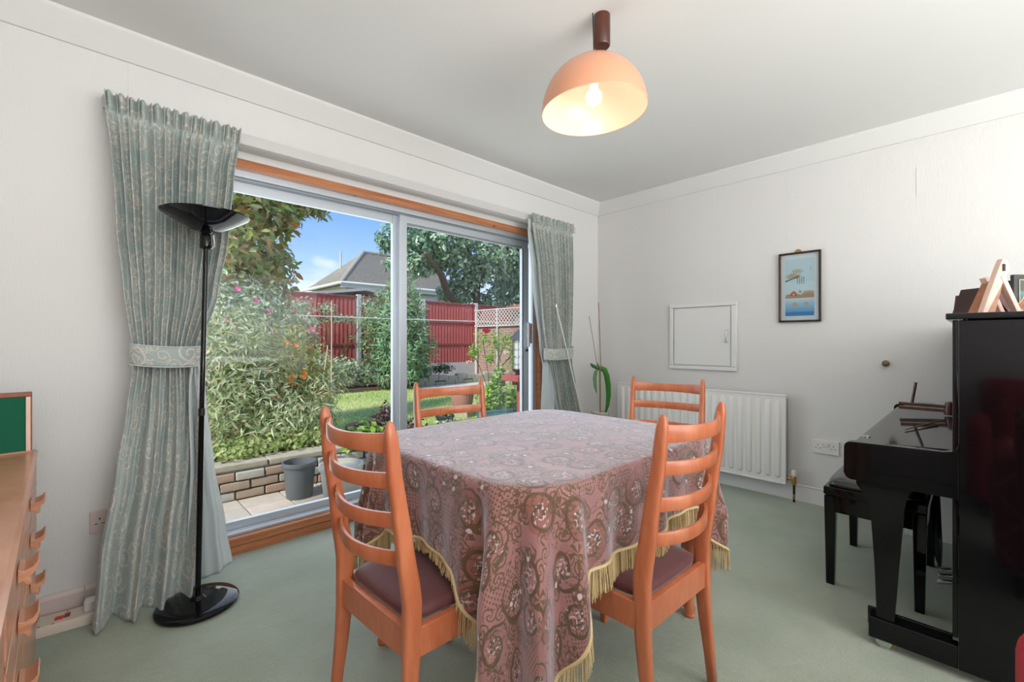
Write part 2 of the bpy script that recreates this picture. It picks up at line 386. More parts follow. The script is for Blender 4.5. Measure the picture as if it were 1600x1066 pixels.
# ================================================================== CURTAINS
def lerp(a, b, t): return a+(b-a)*t
def ip(tab, v):
    """smooth interpolation in a table of (key, values...) sorted by falling key"""
    for i in range(len(tab)-1):
        if tab[i][0] >= v >= tab[i+1][0]:
            t = (tab[i][0]-v)/(tab[i][0]-tab[i+1][0]); t = t*t*(3-2*t)*.5+t*.5
            return [lerp(a, b, t) for a, b in zip(tab[i][1:], tab[i+1][1:])]
    return list(tab[-1][1:]) if v < tab[-1][0] else list(tab[0][1:])
def curtain(root, tab, ztop, zbot, ph, np_top, np_bot, wmul, name='curtain_cloth', mat=CURT, hem=None, nu=330, nv=150, u0=0, u1=1, yoff=0):
    """tab rows: z, xl, xr, yc, amp_fine, amp_broad (local coordinates)"""
    m = MB(); m.uv = []
    full = (tab[0][2]-tab[0][1])*wmul
    for j in range(nv+1):
        t = j/nv; z0 = lerp(ztop, zbot, t)
        xl, xr, yc, af, ab = ip(tab, z0)
        for i in range(nu+1):
            u = lerp(u0, u1, i/nu)
            z = z0
            if hem: z = z0+(hem(u)*max(0, (t-.8)/.2) if t > .8 else 0)
            wob = noise.noise(Vector((u*6+ph, z*1.1, ph)))*.05
            a = 2*PI*(u+wob*.9)*np_top+ph; s1 = math.sin(a)+.25*math.sin(2*a+1+z)
            b = 2*PI*(u*np_bot+.15*noise.noise(Vector((u*3, z*.8, ph+5))))+ph*.7
            s2 = math.sin(b)+.3*math.sin(2.3*b+ph)
            top = max(0, 1-abs(z-(ztop-.085))/.03)
            am = af*(1-.75*top)
            if z > ztop-.075: am = af*.5+.003; s1 = math.sin(a*2+.6)+.5*math.sin(a*.7)
            x = lerp(xl, xr, u)+am*.35*math.cos(a*1.0+.5)+ab*.12*math.cos(b)
            y = yc-am*s1-ab*s2+yoff-(.012 if z > ztop-.07 else 0)
            if j == 0: z += .0015*math.sin(a*2+.6)
            m.v.append((x, y, z)); m.uv.append((u*full, z))
    for j in range(nv):
        for i in range(nu):
            a = j*(nu+1)+i; m.f.append((a, a+1, a+nu+2, a+nu+1)); m.sm.append(True)
    return m.build(name, mat, root, solid=.003, autosm=False)
def band(root, cx, cy, rx, ry, z, h, tilt, name='tieback'):
    m = MB(); m.uv = []; n = 72
    for j in range(9):
        for i in range(n):
            a = 2*PI*i/n; bl = .003*math.sin(j/8*PI)
            x = cx+(rx+bl)*math.cos(a); y = cy+(ry+bl)*math.sin(a)
            m.v.append((x, y, z+tilt*math.cos(a)+(j/8-.5)*h-.012*max(0, -math.sin(a)))); m.uv.append((a*.12, j/8*h+.3))
    for j in range(8):
        for i in range(n):
            q = (i+1) % n; m.f.append((j*n+i, j*n+q, (j+1)*n+q, (j+1)*n+i)); m.sm.append(True)
    o = m.build(name, CURT, root, solid=.005, autosm=False)
    for zz in (0, 1):
        p = MB().tube([(cx+(rx+.003)*math.cos(2*PI*i/48), cy+(ry+.003)*math.sin(2*PI*i/48), z+tilt*math.cos(2*PI*i/48)+(zz-.5)*h-.012*max(0, -math.sin(2*PI*i/48))) for i in range(49)], .0025, 5)
        p.build('piping', LINING, o)
    return o
cl = thing('curtain', 'sage and cream scroll-patterned curtain tied back left of the garden door, behind the lamp', 'curtain', (.25, 2.42, 0))
L = [(2.11, .052, .53, 2.45, .026, .0), (2.02, .055, .522, 2.44, .016, .004), (1.88, .067, .50, 2.43, .024, .014), (1.57, .088, .47, 2.42, .024, .018),
     (1.32, .112, .432, 2.41, .016, .018), (1.055, .142, .362, 2.40, .013, .010), (.98, .14, .362, 2.40, .013, .012), (.82, .118, .372, 2.385, .009, .024), (.565, .078, .375, 2.36, .005, .036),
     (.27, .03, .345, 2.33, .0025, .046), (.01, .012, .315, 2.31, .0012, .052)]
L = [(z, a-.25, b-.25, c-2.42, d, f) for z, a, b, c, d, f in L]
curtain(cl, L, 2.11, .012, .4, 13, 3.2, 2.1)
# turned-back leading edge showing the lining, below the tie-back
LL = [(1.03, .33, .372, 2.39, .006, .004), (.82, .325, .392, 2.38, .006, .010), (.55, .33, .42, 2.375, .006, .014), (.27, .32, .465, 2.375, .006, .02), (.02, .31, .492, 2.37, .005, .022)]
LL = [(z, a-.25, b-.25, c-2.42, d, f) for z, a, b, c, d, f in LL]
curtain(cl, LL, 1.03, .02, 2.0, 2, 1.5, 2.0, 'curtain_lining', LINING, nu=60, nv=60, hem=lambda u: u*.06)
band(cl, .252-.25, 2.395-2.42, .122, .052, 1.045, .085, -.006)
cr_ = thing('curtain', 'sage scroll-patterned curtain tied back at the right end of the garden door', 'curtain', (2.8, 2.42, 0))
Rr = [(2.11, 2.54, 3.06, 2.45, .020, .0), (2.02, 2.545, 3.055, 2.44, .016, .004), (1.7, 2.60, 3.05, 2.43, .018, .008), (1.3, 2.63, 3.03, 2.42, .018, .01),
      (1.01, 2.66, 2.985, 2.40, .012, .006), (.9, 2.72, 3.0, 2.40, .014, .008), (.73, 2.76, 3.05, 2.40, .016, .012), (.5, 2.80, 3.12, 2.40, .018, .018), (.02, 2.80, 3.17, 2.40, .02, .03)]
Rr = [(z, a-2.8, b-2.8, c-2.42, d, f) for z, a, b, c, d, f in Rr]
curtain(cr_, Rr, 2.11, .012, 1.7, 12, 2.5, 2.1)
RL = [(2.07, 2.525, 2.56, 2.47, .004, .0), (1.6, 2.575, 2.68, 2.47, .005, .003), (1.05, 2.64, 2.74, 2.45, .006, .006), (.9, 2.655, 2.75, 2.43, .006, .008), (.55, 2.63, 2.76, 2.43, .008, .012), (.02, 2.58, 2.77, 2.43, .008, .014)]
RL = [(z, a-2.8, b-2.8, c-2.42, d, f) for z, a, b, c, d, f in RL]
curtain(cr_, RL, 2.07, .02, 2.0, 3, 1.5, 2.5, 'curtain_lining', LINING, nu=60, nv=70)
band(cr_, 2.825-2.8, 2.395-2.42, .172, .055, 1.005, .085, .008)
wd = thing('curtain_wand', 'thin pale rod leaning across the right curtain', 'rod', (3.10, 2.335, 0))
MB().tube([(.1, -.02, .01), (-.08, -.015, .52), (-.38, -.0, 1.38)], .005, 8).build('rod', WPLAST, wd)
MB().lathe([(0, 0), (.008, .002), (.009, .02), (.005, .03), (0, .03)], 12, c=(-.38, 0, 1.372)).build('cap', CHROME, wd)

# ================================================================== TABLE + CHAIRS
TX0, TX1, TY0, TY1, TZ = .755, 1.825, .725, 1.635, .735
tb = thing('dining_table', 'dining table hidden under the patterned cloth, turned wooden feet showing', 'table', ((TX0+TX1)/2, (TY0+TY1)/2, 0))
hx, hy = (TX1-TX0)/2-.012, (TY1-TY0)/2-.012
MB().prism(rrect(-hx, hx, -hy, hy, .16), 'z', TZ-.032, TZ-.006).build('table_top', ORANGE, tb, .003)
for a, b in (((-hx+.09, hx-.09), (-hy+.07, -hy+.09)), ((-hx+.09, hx-.09), (hy-.09, hy-.07)), ((-hx+.07, -hx+.09), (-hy+.09, hy-.09)), ((hx-.09, hx-.07), (-hy+.09, hy-.09))):
    box('apron', ORANGE, tb, a[0], a[1], b[0], b[1], TZ-.11, TZ-.033, .002)
lg = [(.0, 0), (.021, 0), (.024, .01), (.020, .018), (.022, .03), (.017, .05), (.024, .35), (.028, .6), (.028, TZ-.033)]
for px, py in ((.787, 1.50), (1.748, .800), (.83, .81), (1.76, 1.50)):
    MB().lathe(lg, 20, c=(px-tb.location.x, py-tb.location.y, 0)).build('leg', ORANGE, tb)
# cloth
def perim(hx, hy, r, N):
    """points, normals and corner closeness at equal arc steps, rounded rectangle"""
    segs = []; L_ = 0; q = PI/2*r
    P = []
    import itertools
    straight = [2*(hy-r), 2*(hx-r)]
    tot = 2*(straight[0]+straight[1])+4*q
    for i in range(N):
        s = tot*i/N; k = 0
        # order: right side up, corner, top leftwards, ...
        sides = [((hx, -hy+r), (0, 1), straight[0], (hx-r, hy-r), 0), ((hx-r, hy), (-1, 0), straight[1], (-hx+r, hy-r), PI/2),
                 ((-hx, hy-r), (0, -1), straight[0], (-hx+r, -hy+r), PI), ((-hx+r, -hy), (1, 0), straight[1], (hx-r, -hy+r), 1.5*PI)]
        for st, d, ln, cc, a0 in sides:
            if s < ln:
                P.append(((st[0]+d[0]*s, st[1]+d[1]*s), (d[1], -d[0]))); break
            s -= ln
            if s < q:
                a = a0+s/r; P.append(((cc[0]+r*math.cos(a), cc[1]+r*math.sin(a)), (math.cos(a), math.sin(a)))); break
            s -= q
    return P, tot
NP = 720
CX, CY = (TX0+TX1)/2, (TY0+TY1)/2
P, tot = perim((TX1-TX0)/2, (TY1-TY0)/2, .17, NP)
cloth = thing('tablecloth', 'mauve velvet tablecloth with olive scrolls and cream fringe, draped over dining table', 'tablecloth', (CX, CY, TZ))
m = MB(); m.uv = []
corners = [(TX1-CX, TY1-CY, .46), (TX0-CX, TY1-CY, .44), (TX0-CX, TY0-CY, .535), (TX1-CX, TY0-CY, .47)]
def prof(i):
    (x, y), (nx, ny) = P[i]; s = tot*i/NP
    dr = .245+.035*max(0, -nx)+.012*math.sin(s*5.1)+.008*math.sin(s*11); cc = 0
    for cx, cy, dd in corners:
        # distance along the edge from the corner
        d = abs(x-cx)+abs(y-cy); wd_ = (.10 if cx < 0 else .13) if ny < -.7 else .20; k = max(0, 1-max(0, d-.10)/wd_)
        cc = max(cc, k); dr = max(dr, .245+(dd-.245)*k**1.15)
    return x, y, nx, ny, s, dr, cc
TOPR = 16; D = 40
for j in range(TOPR):          # rings of the flat top
    k = (j+.02)/TOPR
    for i in range(NP):
        x, y, nx, ny, s, dr, cc = prof(i)
        zz = .0012*noise.noise(Vector((x*k*9, y*k*9, 1)))
        m.v.append((x*k, y*k, zz+.0005)); m.uv.append((x*k, y*k))
hemrow = []
for j in range(D+1):
    t = j/D
    for i in range(NP):
        x, y, nx, ny, s, dr, cc = prof(i)
        l = dr*t; R_ = .018
        if l < R_*1.57: a = l/R_; out = R_*math.sin(a)-R_*.2; dn = R_*(1-math.cos(a))
        else: out = R_*.8; dn = R_+l-R_*1.57
        q = dn/.5
        # folds: broad on the sides, deep pleats at the corners
        ax = s*2*PI
        fold = (.013*math.sin(s*17+.6*math.sin(s*6))+.007*math.sin(s*41+1))*min(1, dn/.2)
        pl = cc*cc*(3-2*cc)
        fold += pl*(.038*math.sin(s*62+.4)+.014*math.sin(s*31))*min(1, dn/.28)
        out += fold+pl*.040*min(1, dn/.3)
        m.v.append((x+nx*out, y+ny*out, -dn+.0005)); m.uv.append((x+nx*l, y+ny*l))
        if j == D: hemrow.append((x+nx*out, y+ny*out, -dn, nx, ny, s))
m.v.append((0, 0, .0005)); m.uv.append((0, 0)); ctr = len(m.v)-1
for i in range(NP): m.f.append((ctr, i, (i+1) % NP)); m.sm.append(True)
for j in range(TOPR+D):
    for i in range(NP):
        q = (i+1) % NP; m.f.append((j*NP+i, j*NP+q, (j+1)*NP+q, (j+1)*NP+i)); m.sm.append(True)
o = m.build('cloth', CLOTH, cloth, autosm=False)
br = MB().tube([(a, b, c) for a, b, c, *_ in hemrow]+[hemrow[0][:3]], .005, 6); br.build('braid', FRINGE, cloth)
fr_ = MB()
for i in range(NP):
    a, b, c, nx, ny, s = hemrow[i]
    for k in range(7):
        u = random.random(); a2, b2, c2 = [lerp(p, q, u) for p, q in zip(hemrow[i][:3], hemrow[(i+1) % NP][:3])]
        ln = (.028 if (nx < -.9 and abs(b2+CY-1.155) < .21) else .072)+random.uniform(-.008, .008)+.006*math.sin(s*40); tx, ty = -ny, nx
        j1 = random.uniform(-.004, .004)+.006*math.sin(s*55); jo = random.uniform(-.006, .006); w2 = .0009
        p0 = (a2+nx*jo*.5, b2+ny*jo*.5, c2-.001); p1 = (a2+nx*jo+tx*j1*.5, b2+ny*jo+ty*j1*.5, c2-ln*.5); p2 = (a2+nx*jo*1.3+tx*j1, b2+ny*jo*1.3+ty*j1, c2-ln)
        rn = random.random()*PI; dx, dy = math.cos(rn)*w2, math.sin(rn)*w2
        vs = []
        for p in (p0, p1, p2): vs += [(p[0]-dx, p[1]-dy, p[2]), (p[0]+dx, p[1]+dy, p[2])]
        fr_.add(vs, [(0, 1, 3, 2), (2, 3, 5, 4)])
setp(fr_.build('fringe', FRINGE, cloth), kind='stuff')

def make_chair(name, label):
    r = thing(name, label, 'chair', group=None)
    def post_c(z):    # rear post centre line, y and half size
        y = ip([(.91, -.262), (.80, -.252), (.62, -.225), (.45, -.20), (.30, -.203), (0, -.232)], z)[0]
        hw, hd = ip([(.91, .0085, .011), (.86, .0125, .017), (.70, .014, .020), (.47, .015, .026), (.34, .015, .024), (0, .011, .014)], z)
        return y, hw, hd
    for sx in (-1, 1):
        rings = []; zs = [0, .1, .2, .3, .36, .41, .45, .5, .56, .63, .7, .77, .83, .87, .885, .893, .901, .906, .91]
        for z in zs:
            y, hw, hd = post_c(z); k = 1 if z < .885 else max(.15, math.sqrt(max(0, 1-((z-.885)/.0255)**2)))
            x = sx*(.178+.004*(z < .2)*(1-z*5)); hw *= k; hd *= k; pts = []
            for i in range(12):
                a = 2*PI*(i+.5)/12; c_, s_ = math.cos(a), math.sin(a)
                pts.append((x+hw*math.copysign(abs(c_)**.55, c_), y+hd*math.copysign(abs(s_)**.55, s_), z))
            rings.append(pts)
        MB().sections(rings).build('back_post', ORANGE, r, autosm=False)
    for zc, h in ((.855, .050), (.762, .036), (.660, .036), (.562, .036)):
        y0, hw, hd = post_c(zc); rings = []; n = 18; W2 = .178-.008
        for i in range(n+1):
            u = -1+2*i/n; x = W2*u; y = y0-.050*(1-u*u)+.004; ti = .0065
            hh = h*(.5-.09*(1-u*u) if h > .04 else .5+.04*(u*u)); zz = zc-.004*(1-u*u)
            pts = []
            for a, b in ((-1, -.7), (-.6, -1), (.6, -1), (1, -.7), (1, .7), (.6, 1), (-.6, 1), (-1, .7)):
                pts.append((x+.08*u*0, y+ti*a, zz+hh*b))
            rings.append(pts)
        MB().sections(rings).build('slat', ORANGE, r)
    for sx in (-1, 1):
        rings = []
        for z, hs, x, y in ((0, .0125, .195, .198), (.2, .0155, .198, .195), (.36, .0185, .198, .193), (.389, .0185, .198, .193)):
            rings.append([(sx*x+hs*math.copysign(abs(math.cos(a))**.5, math.cos(a)), y+hs*math.copysign(abs(math.sin(a))**.5, math.sin(a)), z) for a in [2*PI*(i+.5)/12 for i in range(12)]])
        MB().sections(rings).build('front_leg', ORANGE, r)
    def rail(x0, y0, x1, y1, z0, z1, t=.011):
        d = Vector((x1-x0, y1-y0, 0)); n_ = Vector((-d.y, d.x, 0)).normalized()*t
        b_ = [(x0-n_.x, y0-n_.y), (x1-n_.x, y1-n_.y), (x1+n_.x, y1+n_.y), (x0+n_.x, y0+n_.y)]
        MB().prism(b_, 'z', z0, z1).build('seat_rail', ORANGE, r, .002)
    rail(-.176, -.205, .176, -.205, .312, .390); rail(-.196, .193, .196, .193, .322, .390)
    rail(-.180, -.19, -.200, .19, .316, .390); rail(.180, -.19, .200, .19, .316, .390)
    # upholstered pad
    rings = []
    for k, z in ((1, .388), (1.01, .398), (1.0, .409), (.95, .417), (.8, .423), (.4, .427), (.02, .428)):
        pts = []
        for i in range(48):
            a = 2*PI*i/48; c_, s_ = math.cos(a), math.sin(a)
            u, v = math.copysign(abs(c_)**.22, c_), math.copysign(abs(s_)**.22, s_)
            pts.append(((.175+.012*v)*u*k, (.197*v*k)+.004, z))
        rings.append(pts)
    MB().sections(rings).build('seat_pad', BURG, r, autosm=False)
    return r
ch = make_chair('dining_chair', 'orange wood ladder-back chair nearest left, its back toward the floor lamp')
chairs = [ch]
for lab in ('orange ladder-back chair at front right of the table, back toward the piano', 'ladder-back chair on the far side of the table, before the garden door',
            'ladder-back chair at the right end of the table, before the radiator'):
    c = dup(ch); c['label'] = lab; chairs.append(c)
for c, (x, y, a) in zip(chairs, ((.775, 1.155, -87.4), (1.272, .825, -1.5), (1.25, 1.517, 173.2), (1.956, 1.08, 102.3))):
    c.location = (x, y, 0); c.rotation_euler = (0, 0, math.radians(a)); c['group'] = 'ladder-back chairs round the table'

# ================================================================== PENDANT LAMP
pd = thing('pendant_lamp', 'salmon dome pendant lamp hanging from a brown ceiling cylinder', 'lamp', (1.465, 1.045, ZC))
MB().lathe([(0, 0), (.033, 0), (.033, -.118), (.030, -.122), (0, -.122)][::-1], 32, c=(.028, -.003, 0)).build('ceiling_cylinder', BROWN, pd)
MB().tube([(-.012, .012, 0), (-.010, .010, -.10), (-.024, -.002, -.19)], .0022, 8).build('cord', BLACKM, pd)
box('cord_clip', BROWN, pd, .058, .066, -.012, -.004, -.075, -.045, .001)
t = T('shade_enamel'); g = t.n('ShaderNodeNewGeometry')
c = t.mix(g.outputs['Backfacing'], srgb(222, 158, 124), srgb(246, 232, 208)); t.bsdf(c, .3, Coat_Weight=.25); SHADE = t.m
MS = Matrix.Rotation(math.radians(-2.5), 4, Vector((.691, .723, 0)))
sh = bpy.data.objects.new('shade', None)
prof_ = []
for i in range(25):
    a = PI/2*i/24; prof_.append((.2035*math.cos(a)+.0001, -.0+.205*math.sin(a)))
m = MB().lathe(prof_, 72, cap=False); o = m.build('lamp_shade', SHADE, pd, autosm=False); o.location = (-.024, -.002, -.402); o.rotation_euler = MS.to_euler()
rm = MB().tube([(.2035*math.cos(2*PI*i/72), .2035*math.sin(2*PI*i/72), 0) for i in range(73)], .0016, 6).build('rim', simple('shade_rim', (232, 190, 160), .3), pd)
rm.location = o.location; rm.rotation_euler = o.rotation_euler
MB().lathe([(0, -.06), (.016, -.06), (.018, 0), (.012, .02), (0, .02)], 20, c=(-.024, -.002, -.235)).build('bulb_holder', WPLAST, pd)
t = T('lit_bulb'); em = t.n('ShaderNodeEmission'); em.inputs[0].default_value = (1, .9, .74, 1); em.inputs[1].default_value = 9; t.t.links.new(em.outputs[0], t.out.inputs[0])
bp = [(.0001, -.032)]+[(.031*math.cos(a), .031*math.sin(a)) for a in [PI*(-.5+i/14) for i in range(1, 12)]]+[(.014, .04), (.013, .055)]
MB().lathe(bp, 24, c=(-.024, -.002, -.345)).build('bulb', t.m, pd)

# ================================================================== FLOOR LAMP
fl_ = thing('floor_lamp', 'tall black uplighter floor lamp with a round base before the left curtain', 'lamp', (.336, 2.235, 0))
MB().lathe([(0, .002), (.138, .002), (.146, .010), (.146, .018), (.138, .026), (.10, .030), (.03, .036), (.018, .05), (0, .05)], 56).build('lamp_base', BLACKG, fl_)
MB().tube([(0, 0, .04), (.013, 0, .8)], .0105, 14).build('pole', BLACKG, fl_); MB().tube([(.013, 0, .8), (.028, 0, 1.50)], .0095, 14).build('pole', BLACKG, fl_)
MB().tube([(.0128, 0, .79), (.0132, 0, .82)], .0125, 14).build('pole_joint', BLACKM, fl_)
MB().lathe([(0, 1.485), (.019, 1.485), (.022, 1.49), (.021, 1.54), (.016, 1.548), (.024, 1.556), (.03, 1.565), (0, 1.565)], 28, c=(.028, 0, 0)).build('socket', BLACKG, fl_)
MB().tube([(.052, -.01, 1.545), (.056, -.012, 1.50), (.045, -.01, 1.487), (.035, -.006, 1.49)], .003, 8).build('switch', CHROME, fl_)
MB().lathe([(.02, 1.556), (.05, 1.562), (.105, 1.592), (.157, 1.626), (.158, 1.630), (.154, 1.631), (.10, 1.602), (.05, 1.574), (.0001, 1.568)], 64, c=(.028, 0, 0), cap=False).build('bowl', BLACKG, fl_)

# ================================================================== SIDEBOARD
sb = thing('sideboard', 'light teak sideboard with carved drawer pulls at the left edge', 'sideboard', (-.103, 1.60, 0), math.radians(1.65))
Ls = .69   # half length; front is the plane x = 0
MB().prism([(-.46, .70), (-.008, .70), (0, .706), (.002, .714), (-.006, .72), (-.46, .72)], 'y', -Ls-.3, Ls).build('worktop', SIDEW, sb)
box('side_panel', SIDEW, sb, -.45, -.006, Ls-.022, Ls-.004, .02, .70, .001); box('side_panel', SIDEW, sb, -.45, -.006, -Ls-.29, -Ls-.272, .02, .70, .001)
box('back_panel', SIDEW, sb, -.455, -.445, -Ls-.27, Ls-.02, .04, .70); box('plinth', SIDED, sb, -.43, -.04, -Ls-.26, Ls-.03, 0, .05)
box('bottom_panel', SIDEW, sb, -.445, -.02, -Ls-.27, Ls-.022, .05, .068)
def pull(par, y, z, ln=.032):
    pr_ = [(0, .018), (.010, .014), (.024, .020), (.031, .030), (.034, .027), (.030, .010), (.018, -.002), (.022, -.016), (.016, -.022), (.008, -.010), (0, -.012)]
    MB().prism([(a*.85, b*.85+z) for a, b in pr_], 'y', y-ln, y+ln).build('drawer_pull', SIDEW, par, .0015)
cols = [(-.14, .655, .18), (-.58, -.155, -.32), (-.95, -.595, -.7)]
for ya, yb, hc in cols:
    if yb < -.5:
        d_ = box('door', SIDEW, sb, -.02, -.002, ya+.005, yb-.005, .07, .695, .002); pull(d_, yb-.09, .5)
        continue
    for za, zb in ((.60, .695), (.505, .595), (.36, .50)):
        d_ = box('drawer', SIDEW, sb, -.022, -.001, ya+.004, yb-.004, za+.003, zb-.003, .0015); pull(d_, hc, (za+zb)/2+.005)
        box('drawer_edge', SIDED, d_, -.021, -.004, ya-.004, ya+.004, za+.003, zb-.003)
    d_ = box('cupboard_door', SIDEW, sb, -.022, -.003, ya+.03, yb-.006, .07, .355, .002); box('door_edge', SIDED, d_, -.03, -.006, ya, ya+.028, .07, .352)
gb = thing('baize_board', 'wood-framed green baize board standing at the far end of the sideboard', 'board', (-.133, 2.235, .7205), math.radians(1.65))
box('felt_panel', GREENB, gb, -.44, -.012, .004, .024, .004, .195)
box('frame_rail', SIDED, gb, -.45, 0, 0, .03, .190, .205, .002, label='reddish brown top rail'); box('frame_rail', SIDEW, gb, -.45, 0, 0, .03, 0, .006)
box('frame_post', PALEW, gb, -.014, -.003, -.001, .031, .006, .190, .001); box('frame_edge', SIDED, gb, -.003, 0, 0, .03, .006, .190)

# extension lead and sockets
ex = thing('extension_lead', 'cream extension socket with a lit red switch on the carpet beside the curtain', 'extension lead', (-.055, 2.44, 0), math.radians(-6))
MB().prism([(-.05, 0), (.05, 0), (.05, .024), (.046, .038), (-.046, .038), (-.05, .024)], 'x', -.08, .13).build('casing', CPLAST, ex, .002)
t = T('red_neon'); t.bsdf(srgb(220, 40, 30), .3, Emission_Color=srgb(255, 60, 40), Emission_Strength=.0)
box('switch', t.m, ex, -.03, -.006, -.02, 0, .038, .043, .001); box('switch', simple('dark_red', (150, 24, 20), .3), ex, -.004, .012, -.016, .008, .038, .044, .001)
for x, y in ((-.068, -.04), (.0, .035), (-.03, -.042)): MB().lathe([(0, 0), (.004, 0), (.004, .002), (0, .002)], 10, c=(x, y, .0375)).build('screw', BRASS, ex)
MB().prism(rrect(.05, .10, -.02, .03, .01), 'z', .038, .075).build('plug', WPLAST, ex, .004)
def socket(name, label, x, y, z, rz, mat):
    s = thing(name, label, 'socket', (x, y, z), rz)      # faces -Y in local space
    MB().prism(rrect(-.073, .073, -.045, .045, .004, 2), 'y', -.012, 0).build('face_plate', mat, s, .002)
    for sx in (-1, 1):
        box('rocker_switch', WPLAST, s, sx*.013-.007, sx*.013+.007, -.017, -.012, .004, .026, .001)
        for dx, dz, w, h in ((0, .012, .003, .007), (-.011, -.008, .006, .003), (.011, -.008, .006, .003)):
            box('pin_slot', DARK, s, sx*.043+dx-w/2*1.6, sx*.043+dx+w/2*1.6, -.0125, -.0118, dz-h/2, dz+h/2)
        box('red_mark', simple('red_dot', (170, 40, 30), .4) if sx < 0 else bpy.data.materials['red_dot'], s, sx*.013-.003, sx*.013+.003, -.0175, -.017, .018, .022)
    return s
socket('wall_socket', 'white double wall socket beside the radiator valve', XR, .703, .392, PI/2, WPLAST).rotation_euler = (0, 0, -PI/2)
socket('wall_socket', 'pinkish cream wall socket half hidden by the left curtain', .085, YW, .35, 0, PINKW)

# ================================================================== RADIATOR, HATCH, PICTURE, KNOB
ra = thing('radiator', 'white ribbed panel radiator under the wall hatch', 'radiator', (XR, 1.586, 0))
x1 = XR-.09-XR
box('panel', RADW, ra, x1, x1+.018, -.67, .67, .115, .725, .004)
box('top_lip', RADW, ra, x1-.004, x1+.03, -.67, .67, .716, .728, .003); box('bottom_lip', RADW, ra, x1-.004, x1+.022, -.67, .67, .112, .124, .003)
rib = MB()
rg = []
for z, k in ((.150, .12), (.156, .7), (.17, 1), (.67, 1), (.684, .7), (.69, .12)):
    rg.append([(x1+.001, -.022*k, z), (x1-.008*k, -.016*k, z), (x1-.011*k, -.011*k, z), (x1-.011*k, .011*k, z), (x1-.008*k, .016*k, z), (x1+.001, .022*k, z)])
r0 = rib.sections(rg).build('rib', RADW, ra)
for i in range(21):
    o = r0 if i == 0 else r0.copy()
    if i: COL.objects.link(o)
    o.parent = ra; o.location = (0, -.62+i*.062, 0)
for y in (-.45, .45): box('wall_bracket', RADW, ra, x1+.018, 0, y, y+.03, .2, .65)
box('side_cap', ALUD, ra, x1+.02, x1+.06, -.668, -.66, .13, .7)
vl = MB().tube([(x1+.02, -.675, .155), (x1+.02, -.71, .155)], .010, 12).tube([(x1+.02, -.715, .02), (x1+.02, -.715, .12)], .0075, 12).lathe([(.012, .12), (.015, .13), (.015, .17), (.012, .178), (0, .178)], 14, c=(x1+.02, -.715, 0))
vl.build('valve', BRASS, ra); MB().lathe([(0, .178), (.014, .178), (.017, .19), (.015, .215), (0, .218)], 16, c=(x1+.02, -.715, 0)).build('valve_cap', WPLAST, ra)
MB().tube([(x1+.02, -.715, 0), (x1+.02, -.715, .04)], .0075, 10).tube([(x1+.02, -.715, .055), (x1+.02, -.715, .12)], .0078, 10).build('pipe', BLACKM, ra)
MB().tube([(-.025, -.9, .112), (-.025, .6, .108)], .006, 8).build('heating_pipe', TRIMW, ra)
ht = thing('wall_hatch', 'square white framed cupboard hatch set in the wall above the radiator', 'hatch', (XR, 1.5285, 1.137))
for a in ((-.266, .266, .236, .266), (-.266, .266, -.266, -.236)): box('frame_bar', TRIMW, ht, -.022, 0, a[0], a[1], a[2], a[3], .003)
for a in ((-.266, -.228, -.235, .235), (.236, .266, -.235, .235)): box('frame_bar', TRIMW, ht, -.0215, 0, a[0], a[1], a[2], a[3], .003)
box('hatch_door', TRIMW, ht, -.014, 0, -.222, .230, -.230, .230, .003)
MB().tube([(-.014, -.195, -.045), (-.030, -.195, -.045), (-.032, -.195, -.038), (-.032, -.195, .038), (-.030, -.195, .045), (-.014, -.195, .045)], .0045, 8).build('handle', ALU, ht)
kn = thing('wall_peg', 'small dull brass peg knob on the right wall left of the piano', 'peg', (XR, .393, .962))
MB().lathe([(0, 0), (.012, 0), (.009, .012), (.017, .022), (.02, .030), (.015, .038), (0, .041)], 20, M=Matrix.Rotation(-PI/2, 4, 'Y')).build('knob', simple('dull_brass', (120, 106, 84), .4, Metallic=.6), kn)

pc = thing('framed_picture', 'narrow dark-framed picture of a willow and pagoda on the right wall', 'picture', (XR, .8525, 1.472))
for a in ((-.126, .126, .228, .241), (-.126, .126, -.241, -.228), (-.126, -.113, -.228, .228), (.113, .126, -.228, .228)):
    box('frame_bar', BROWN if a[0] > 0 else simple('dark_frame', (38, 20, 16), .25, Coat_Weight=.3), pc, -.024, 0, *a, .002)
box('mount_board', simple('pale_mount', (214, 222, 228), .8), pc, -.008, -.002, -.113, .113, -.228, .228)
